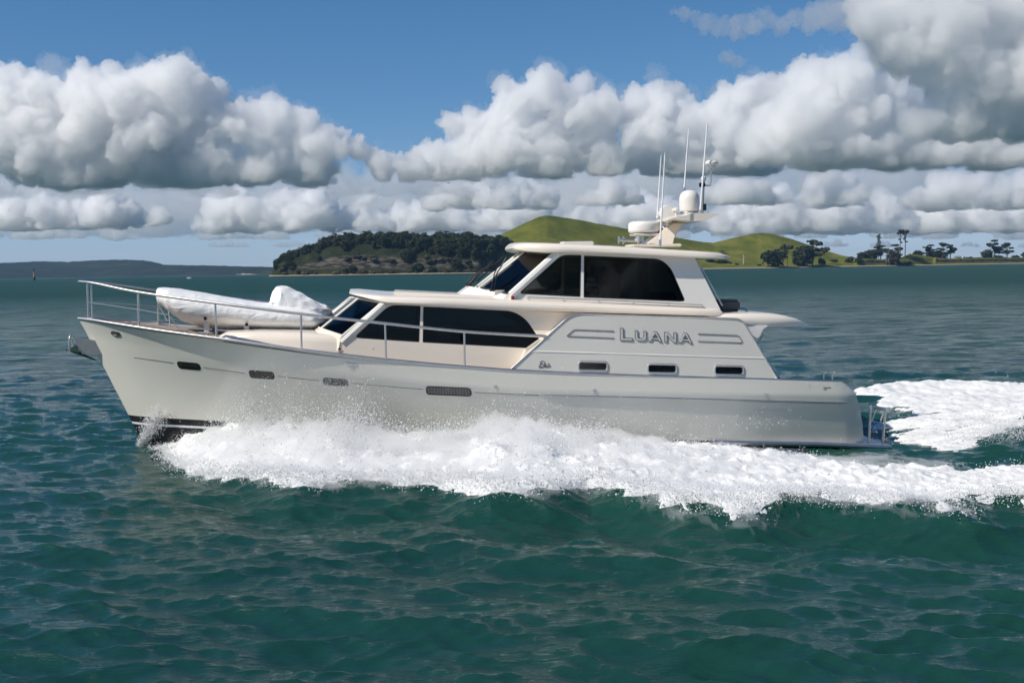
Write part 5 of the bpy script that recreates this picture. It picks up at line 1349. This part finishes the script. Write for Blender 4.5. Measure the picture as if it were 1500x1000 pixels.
# pale dead trunk on the slope
q, Y = 1089, float(np.interp(1089, S_Q, S_Y)) + 60; z = ground(q, Y)
MB().tube([(colx(q, Y), Y, z - 1), (colx(q, Y) + .4, Y, z + 8), (colx(q, Y) - .2, Y, z + 15)], [.9, .7, .4], 6).tube([(colx(q, Y) + .3, Y, z + 8), (colx(q, Y) + 2.4, Y, z + 12)], [.4, .2], 5).build('dead_tree', mat('dead_wood', (.42, .40, .36), .9), None)
tag(bpy.data.objects['dead_tree'], 'pale dead trunk standing on the grassy slope right of the yacht', 'dead tree')
# small hut
q = 1403; Y = float(np.interp(q, S_Q, S_Y)) + 120; z = ground(q, Y); hx = float(colx(q, Y)); hut = empty('small_hut', (hx, Y, z), .3); tag(hut, 'small pale hut with a grey pitched roof on the spit', 'hut')
MB().box((0, 0, 2.4), (11, 7, 5.4)).build('wall', mat('hut_wall', (.42, .36, .33), .8), hut, None)
MB().loft([[(-6, y, 5), (6, y, 5), (4.6 if 0 else 6, y * .0, 8) if 0 else (0, 0, 0)] for y in ()] or [[Vector((x, -4.2, 4.9)), Vector((x, 0, 8)), Vector((x, 4.2, 4.9))] for x in (-6.2, 6.2)]).build('roof', mat('hut_roof', (.20, .19, .20), .7), hut, None)
MB().box((-2, -3.53, 3), (1.6, .1, 1.6)).build('window', M_portglass, hut, None); MB().box((2.5, -3.53, 2), (1.6, .1, 3.6)).build('door', M_grey, hut, None)
# channel beacon on the left
b0 = onwater(50, 410.3); be = empty('channel_beacon', b0); tag(be, 'yellow and black channel beacon standing in the water', 'beacon')
k = b0.y / F
M_yel = mat('beacon_yellow', (.45, .27, .06), .6)
MB().lathe((0, 0, -1), [(2.3 * k, 0), (2.3 * k, 5 * k), (1.5 * k, 6 * k), (1.2 * k, 6.5 * k)], 12).build('base', M_rubber, be)
MB().lathe((0, 0, -1), [(1.2 * k, 6.4 * k), (1.0 * k, 12 * k), (.9 * k, 13 * k)], 10).build('pillar', M_yel, be)
MB().lathe((0, 0, -1), [(.5 * k, 13 * k), (.5 * k, 15.5 * k), (.9 * k, 15.6 * k), (.9 * k, 17 * k), (.3 * k, 18.6 * k)], 10).build('lantern', M_rubber, be)
# small launch far away
b0 = onwater(277, 408.0); k = b0.y / F; la = empty('distant_launch', b0, .1); tag(la, 'tiny white launch far off below the distant hills', 'boat')
hl = MB(); L_ = 6.5 * k
hl.loft([[Vector((x, -w_ , 1.3 * k * s)), Vector((x, -w_ * .8, -.3)), Vector((x, w_ * .8, -.3)), Vector((x, w_, 1.3 * k * s))] for x, w_, s in ((-L_ / 2, .05, 1.3), (-L_ * .3, .7 * k, 1.1), (0, 1 * k, 1), (L_ / 2, .9 * k, .95))])
hl.build('hull', M_plastic, la, 40); MB().box((.4, 0, 1.9 * k), (L_ * .4, 1.4 * k, 1.4 * k)).build('cabin', M_plastic, la, None, .2)
MB().box((.4, -.72 * k, 2.0 * k), (L_ * .3, .06, .5 * k)).build('window', M_portglass, la, None)
# gull
g0 = atY(1108, 302, 190); gu = MB()
gu.loft([[Vector((x, r * cos(a), r * .8 * sin(a))) for a in np.linspace(0, 5.5, 7)] for x, r in ((-.22, .012), (-.16, .04), (0, .06), (.14, .04), (.26, .008))])
for s in (-1, 1):
    gu.loft([[Vector((-.06 + .0, s * .03, .02)), Vector((.08, s * .03, .02)), Vector((.01, s * .03, .045))], [Vector((-.09, s * .28, .14)), Vector((.04, s * .28, .14)), Vector((-.02, s * .28, .155))], [Vector((.02, s * .58, .09)), Vector((.05, s * .58, .09)), Vector((.03, s * .58, .095))]])
gb = gu.build('gull', mat('gull_feathers', (.10, .10, .11), .8), None, 40); gb.location = g0; gb.rotation_euler = (0, 0, .9)
tag(gb, 'dark gull gliding against the clouds right of the masts', 'bird')
# ------------------------------------------------------------------ air
hz = MB().box((0, 4400, 59.5), (17000, 9600, 121)).build('haze', None, None, None); hz['kind'] = 'stuff'
hz['label'] = 'pale sea haze fading the far hills'; hz['category'] = 'haze'
hm = bpy.data.materials.new('sea_air'); hm.use_nodes = True; hn = hm.node_tree; hn.nodes.remove(hn.nodes['Principled BSDF'])
pv = hn.nodes.new('ShaderNodeVolumePrincipled'); pv.inputs['Color'].default_value = (.40, .66, 1, 1); pv.inputs['Density'].default_value = 4.5e-5; pv.inputs['Anisotropy'].default_value = .2
hn.links.new(pv.outputs[0], hn.nodes['Material Output'].inputs['Volume']); hz.data.materials.append(hm)
# ------------------------------------------------------------------ clouds
def cloud_material(name, dens):
    m, n, l, b = newmat(name); out = n['Material Output']; n.remove(b)
    v = n.new('ShaderNodeVolumeScatter'); v.inputs['Color'].default_value = (.995, .995, .998, 1); v.inputs['Density'].default_value = dens; v.inputs['Anisotropy'].default_value = .45
    l.new(v.outputs[0], out.inputs['Volume']); return m
M_cloud = cloud_material('cloud_vapour', .017); M_wisp = cloud_material('thin_cloud_vapour', .0065); M_dist = cloud_material('distant_cloud_vapour', .006); M_veil = cloud_material('veil_vapour', .0011); M_halo = cloud_material('cloud_fringe_vapour', .0016)
def remesh(me, size):
    o = bpy.data.objects.new('tmp', me); COL.objects.link(o)
    md = o.modifiers.new('r', 'REMESH'); md.mode = 'VOXEL'; md.voxel_size = size
    ev = o.evaluated_get(bpy.context.evaluated_depsgraph_get()); m2 = bpy.data.meshes.new_from_object(ev)
    bpy.data.objects.remove(o); return m2
def getv(me, what='co'):
    V = np.empty(len(me.vertices) * 3, np.float32); me.vertices.foreach_get(what, V); return V.reshape(-1, 3)
def lump(circles, Y, base_row, vox, rng, depth, rough, kids, twice):
    """one body of vapour: spheres fused, pushed out into puffs, flat underneath; returns a mesh"""
    bm = bmesh.new(); k = Y / F
    for (x, y, r) in circles:
        sph = [(x, y, r, 0.0)]
        for _ in range(kids):
            a = rng.uniform(0, 2 * pi); e = rng.uniform(-.3, 1); f = rng.uniform(.34, .6); g = sqrt(max(0, 1 - e * e))
            sph.append((x + r * .85 * cos(a) * g, y - r * .85 * e, r * f, r * .85 * sin(a) * g))
        y0 = rng.uniform(-.6, .6) * r * depth
        for sx_, sy_, sr, dy in sph:
            bmesh.ops.create_icosphere(bm, subdivisions=2, radius=sr * k, matrix=Matrix.Translation(atY(sx_, sy_, Y + (dy + y0) * k)))
    me = bpy.data.meshes.new('lump'); bm.to_mesh(me); bm.free()
    zb = atY(np.mean([c[0] for c in circles]), base_row + (rng.uniform(-.4, .4) * circles[0][2] if depth != 1 else 0), Y).z
    me = remesh(me, vox * k)
    passes = [(20, 60, 0, 2), (15, 34, 1, 2), (8, 16, 1, 2)], [(4.5, 7, 1, 3)]
    if not twice: passes = (sum(passes, []),)
    for n_, ps in enumerate(passes):
        V, N = getv(me), getv(me, 'normal'); p = V / k + circles[0][0]
        V = V + N * (rough * k * sum(a * fbm(p / s, o_, .5, mode=md) for a, s, md, o_ in ps))[:, None]
        if n_ == len(passes) - 1:
            bz = zb + 9 * k * rough * fbm(V / k / 30, 4); z = V[:, 2]; V[:, 2] = np.where(z < bz, bz + (z - bz) * .22, z)
        me.vertices.foreach_set('co', np.ascontiguousarray(V, np.float32).ravel()); me.update()
        if n_ < len(passes) - 1: me = remesh(me, vox * k)
    return me
def cloud(name, groups, Y, base_row, label, vox=1.6, seed=1, depth=1.0, rough=1.0, kids=7, twice=True, m=None):
    rng = np.random.default_rng(seed); ms = [lump(g, Y, base_row, vox, rng, depth, rough, kids, twice) for g in groups]
    if len(ms) == 1: me = ms[0]
    else:
        bm = bmesh.new()
        for q_ in ms: bm.from_mesh(q_)
        me = bpy.data.meshes.new(name); bm.to_mesh(me); bm.free()
    me.name = name; me.materials.clear(); me.materials.append(m or M_cloud); shade(me, 180)
    o = bpy.data.objects.new(name, me); COL.objects.link(o); tag(o, label, 'cloud', kind='stuff')
    return o
def row(x0, x1, y, r, step=.9, seed=0, jit=.25):
    rg = random.Random(seed); out = []; x = x0
    while x <= x1:
        rr = r * rg.uniform(.75, 1.25); out.append((x, y + rg.uniform(-jit, jit) * r, rr)); x += rr * step
    return out
C_LEFT = [(-40, 165, 45), (20, 152, 44), (75, 158, 44), (50, 140, 30), (20, 130, 20), (130, 155, 44), (150, 138, 30), (185, 160, 42), (215, 130, 30), (250, 118, 30), (258, 108, 22), (228, 112, 20), (285, 130, 28), (305, 150, 32), (260, 170, 46), (200, 200, 42), (130, 205, 42), (60, 210, 42), (0, 205, 42), (330, 190, 36), (350, 170, 24), (385, 190, 34), (395, 172, 20), (430, 200, 30), (445, 188, 18), (475, 210, 26), (500, 202, 15), (520, 215, 16), (545, 232, 14), (565, 240, 20), (590, 244, 18), (612, 246, 16)] + row(40, 470, 246, 30, .8, 1)
C_MID = [(690, 195, 26), (665, 185, 18), (700, 180, 18), (735, 172, 26), (760, 150, 30), (790, 142, 28), (745, 135, 16), (820, 148, 24), (850, 140, 22), (858, 130, 14), (850, 165, 34), (890, 160, 26), (915, 168, 22), (950, 162, 28), (970, 145, 20), (985, 148, 16), (1010, 175, 26), (1000, 160, 16), (1045, 175, 24), (1075, 155, 24), (1085, 138, 16), (1060, 132, 10), (1110, 150, 24), (740, 210, 34), (800, 200, 36), (870, 205, 34), (940, 205, 34), (1010, 210, 30), (1080, 200, 34)] + row(640, 1120, 236, 26, .8, 2)
C_RIGHT = [(1150, 150, 30), (1165, 125, 18), (1185, 120, 28), (1210, 105, 26), (1225, 98, 16), (1195, 98, 14), (1245, 118, 28), (1265, 130, 22), (1290, 135, 26), (1310, 130, 18), (1330, 150, 26), (1330, 180, 36), (1260, 170, 40), (1190, 175, 38), (1130, 185, 30), (1390, 190, 36), (1440, 200, 34), (1490, 195, 36), (1540, 200, 36)] + row(1100, 1540, 222, 30, .8, 3)
C_TOP = [(1275, 20, 34), (1260, 0, 26), (1300, 45, 38), (1340, 20, 44), (1340, 70, 42), (1390, 40, 50), (1400, 90, 50), (1450, 60, 56), (1470, 120, 54), (1510, 40, 60), (1520, 110, 60), (1420, 140, 40), (1380, 125, 34), (1480, 165, 34), (1550, 170, 40), (1310, 85, 22), (1420, -10, 50), (1500, -20, 60), (1350, -20, 44), (1580, 60, 60)] + row(1345, 1560, 182, 24, .8, 4)
C_WISP = [(985, 17, 7), (1000, 20, 9), (1018, 24, 8), (1035, 38, 12), (1055, 45, 15), (1078, 46, 15), (1100, 38, 15), (1122, 32, 14), (1145, 36, 14), (1165, 26, 14), (1188, 30, 16), (1210, 22, 17), (1232, 28, 20), (1255, 22, 20)]
C_W2 = [(1062, 84, 5), (1070, 86, 7), (1080, 90, 7), (1090, 93, 5), (1098, 101, 5)]
def build_clouds():
    lab = 'grey based cumulus'
    cloud('cumulus_cloud', [C_LEFT], 9000, 272, 'tall white cumulus bank over the far hills at left', seed=2)
    cloud('cumulus_cloud', [C_MID], 9500, 256, 'long white topped cumulus bank behind the yacht', seed=3)
    cloud('cumulus_cloud', [C_RIGHT], 8300, 246, 'cumulus bank with a bright dome right of the masts', seed=4)
    cloud('cumulus_cloud', [C_TOP], 5600, 205, 'large grey near cloud in the upper right corner', seed=5)
    cloud('wispy_cloud', [C_WISP], 6200, 75, 'thin ragged cloud streak reaching left from the large grey cloud', seed=6, vox=1.2, rough=.75, m=M_wisp)
    cloud('wispy_cloud', [C_W2], 6400, 120, 'small lone wisp of cloud below the ragged streak', seed=7, vox=1.0, rough=.5, m=M_wisp)
    # unseen cloud banks added behind the camera to whiten ambient light and reflections
    o = cloud('cumulus_cloud', [row(-1500, 500, 190, 80, .75, 51) + row(-1300, 300, 80, 90, .8, 52, .5), row(700, 3000, 200, 80, .75, 53) + row(900, 2700, 70, 100, .8, 54, .5)], 9000, 262, 'unseen cloud banks added behind the viewer to brighten the ambient light', vox=6, seed=70, kids=5, twice=False)
    V = getv(o.data); V[:, :2] *= -1; o.data.vertices.foreach_set('co', np.ascontiguousarray(V).ravel()); o.data.update()
    # thin fringe round the big banks
    for i, (cs, Y, b_, lb) in enumerate([(C_LEFT, 9000, 276, 'left bank'), (C_MID, 9500, 260, 'middle bank'), (C_RIGHT, 8300, 250, 'right bank'), (C_TOP, 5600, 209, 'upper right cloud')]):
        cloud('cloud_fringe', [[(x, y, r * 1.02 + 1.5) for x, y, r in cs]], Y, b_, 'thin ragged vapour fringing the ' + lb, seed=40 + i, vox=1.9, rough=1.25, m=M_halo, kids=9)
    # receding ranks of smaller clouds towards the horizon
    rg = random.Random(9)
    def rank(base, r, Y, n, lo, hi, seed, tl=1.0, xa=-60, xb=1580):
        gs = []
        for j in range(n):
            cs = []; gs.append(cs)
            x0 = xa + (xb - xa) * (j + rg.uniform(-.35, .35)) / n; ln = r * rg.uniform(lo, hi); x = x0; tall = tl * rg.uniform(.5, 1.15)
            while x < x0 + ln:
                t = (x - x0) / ln; rr = r * rg.uniform(.5, 1.0) * (.55 + .6 * sin(pi * t))
                cs.append((x, base - rr * .5, rr))
                if rg.random() < .6: cs.append((x, base - r * tall * rg.uniform(.6, 1.9) * (.4 + .6 * sin(pi * t)), rr * .75))
                x += rr * .8
        return cloud('distant_clouds', gs, Y, base + 1, 'rank of flat based clouds receding to the horizon', vox=1.3 if r > 10 else .9, seed=seed, rough=r / 23, kids=4, twice=r > 20, depth=1.2, m=M_cloud if r > 20 else M_dist)
    cloud('distant_clouds', [row(-80, 760, 300, 40, .5, 31, .5), row(740, 1600, 290, 44, .5, 32, .6)], 30000, 340, 'pale distant cloud bank filling the low sky', vox=2.2, seed=60, rough=1.0, kids=5, m=M_veil)
    rank(335, 27, 13500, 11, 5, 10, 20, 1.1)
    rank(300, 24, 11500, 7, 3, 7, 24, 1.0, 600)
    rank(285, 15, 11000, 6, 3, 7, 25, .8, -60, 700)
    rank(327, 15, 17000, 12, 4, 9, 21, .8, 500)
    rank(348, 10, 24000, 15, 4, 11, 22, .7)
    rank(361, 5, 40000, 14, 4, 12, 23, .6, 300)
build_clouds()
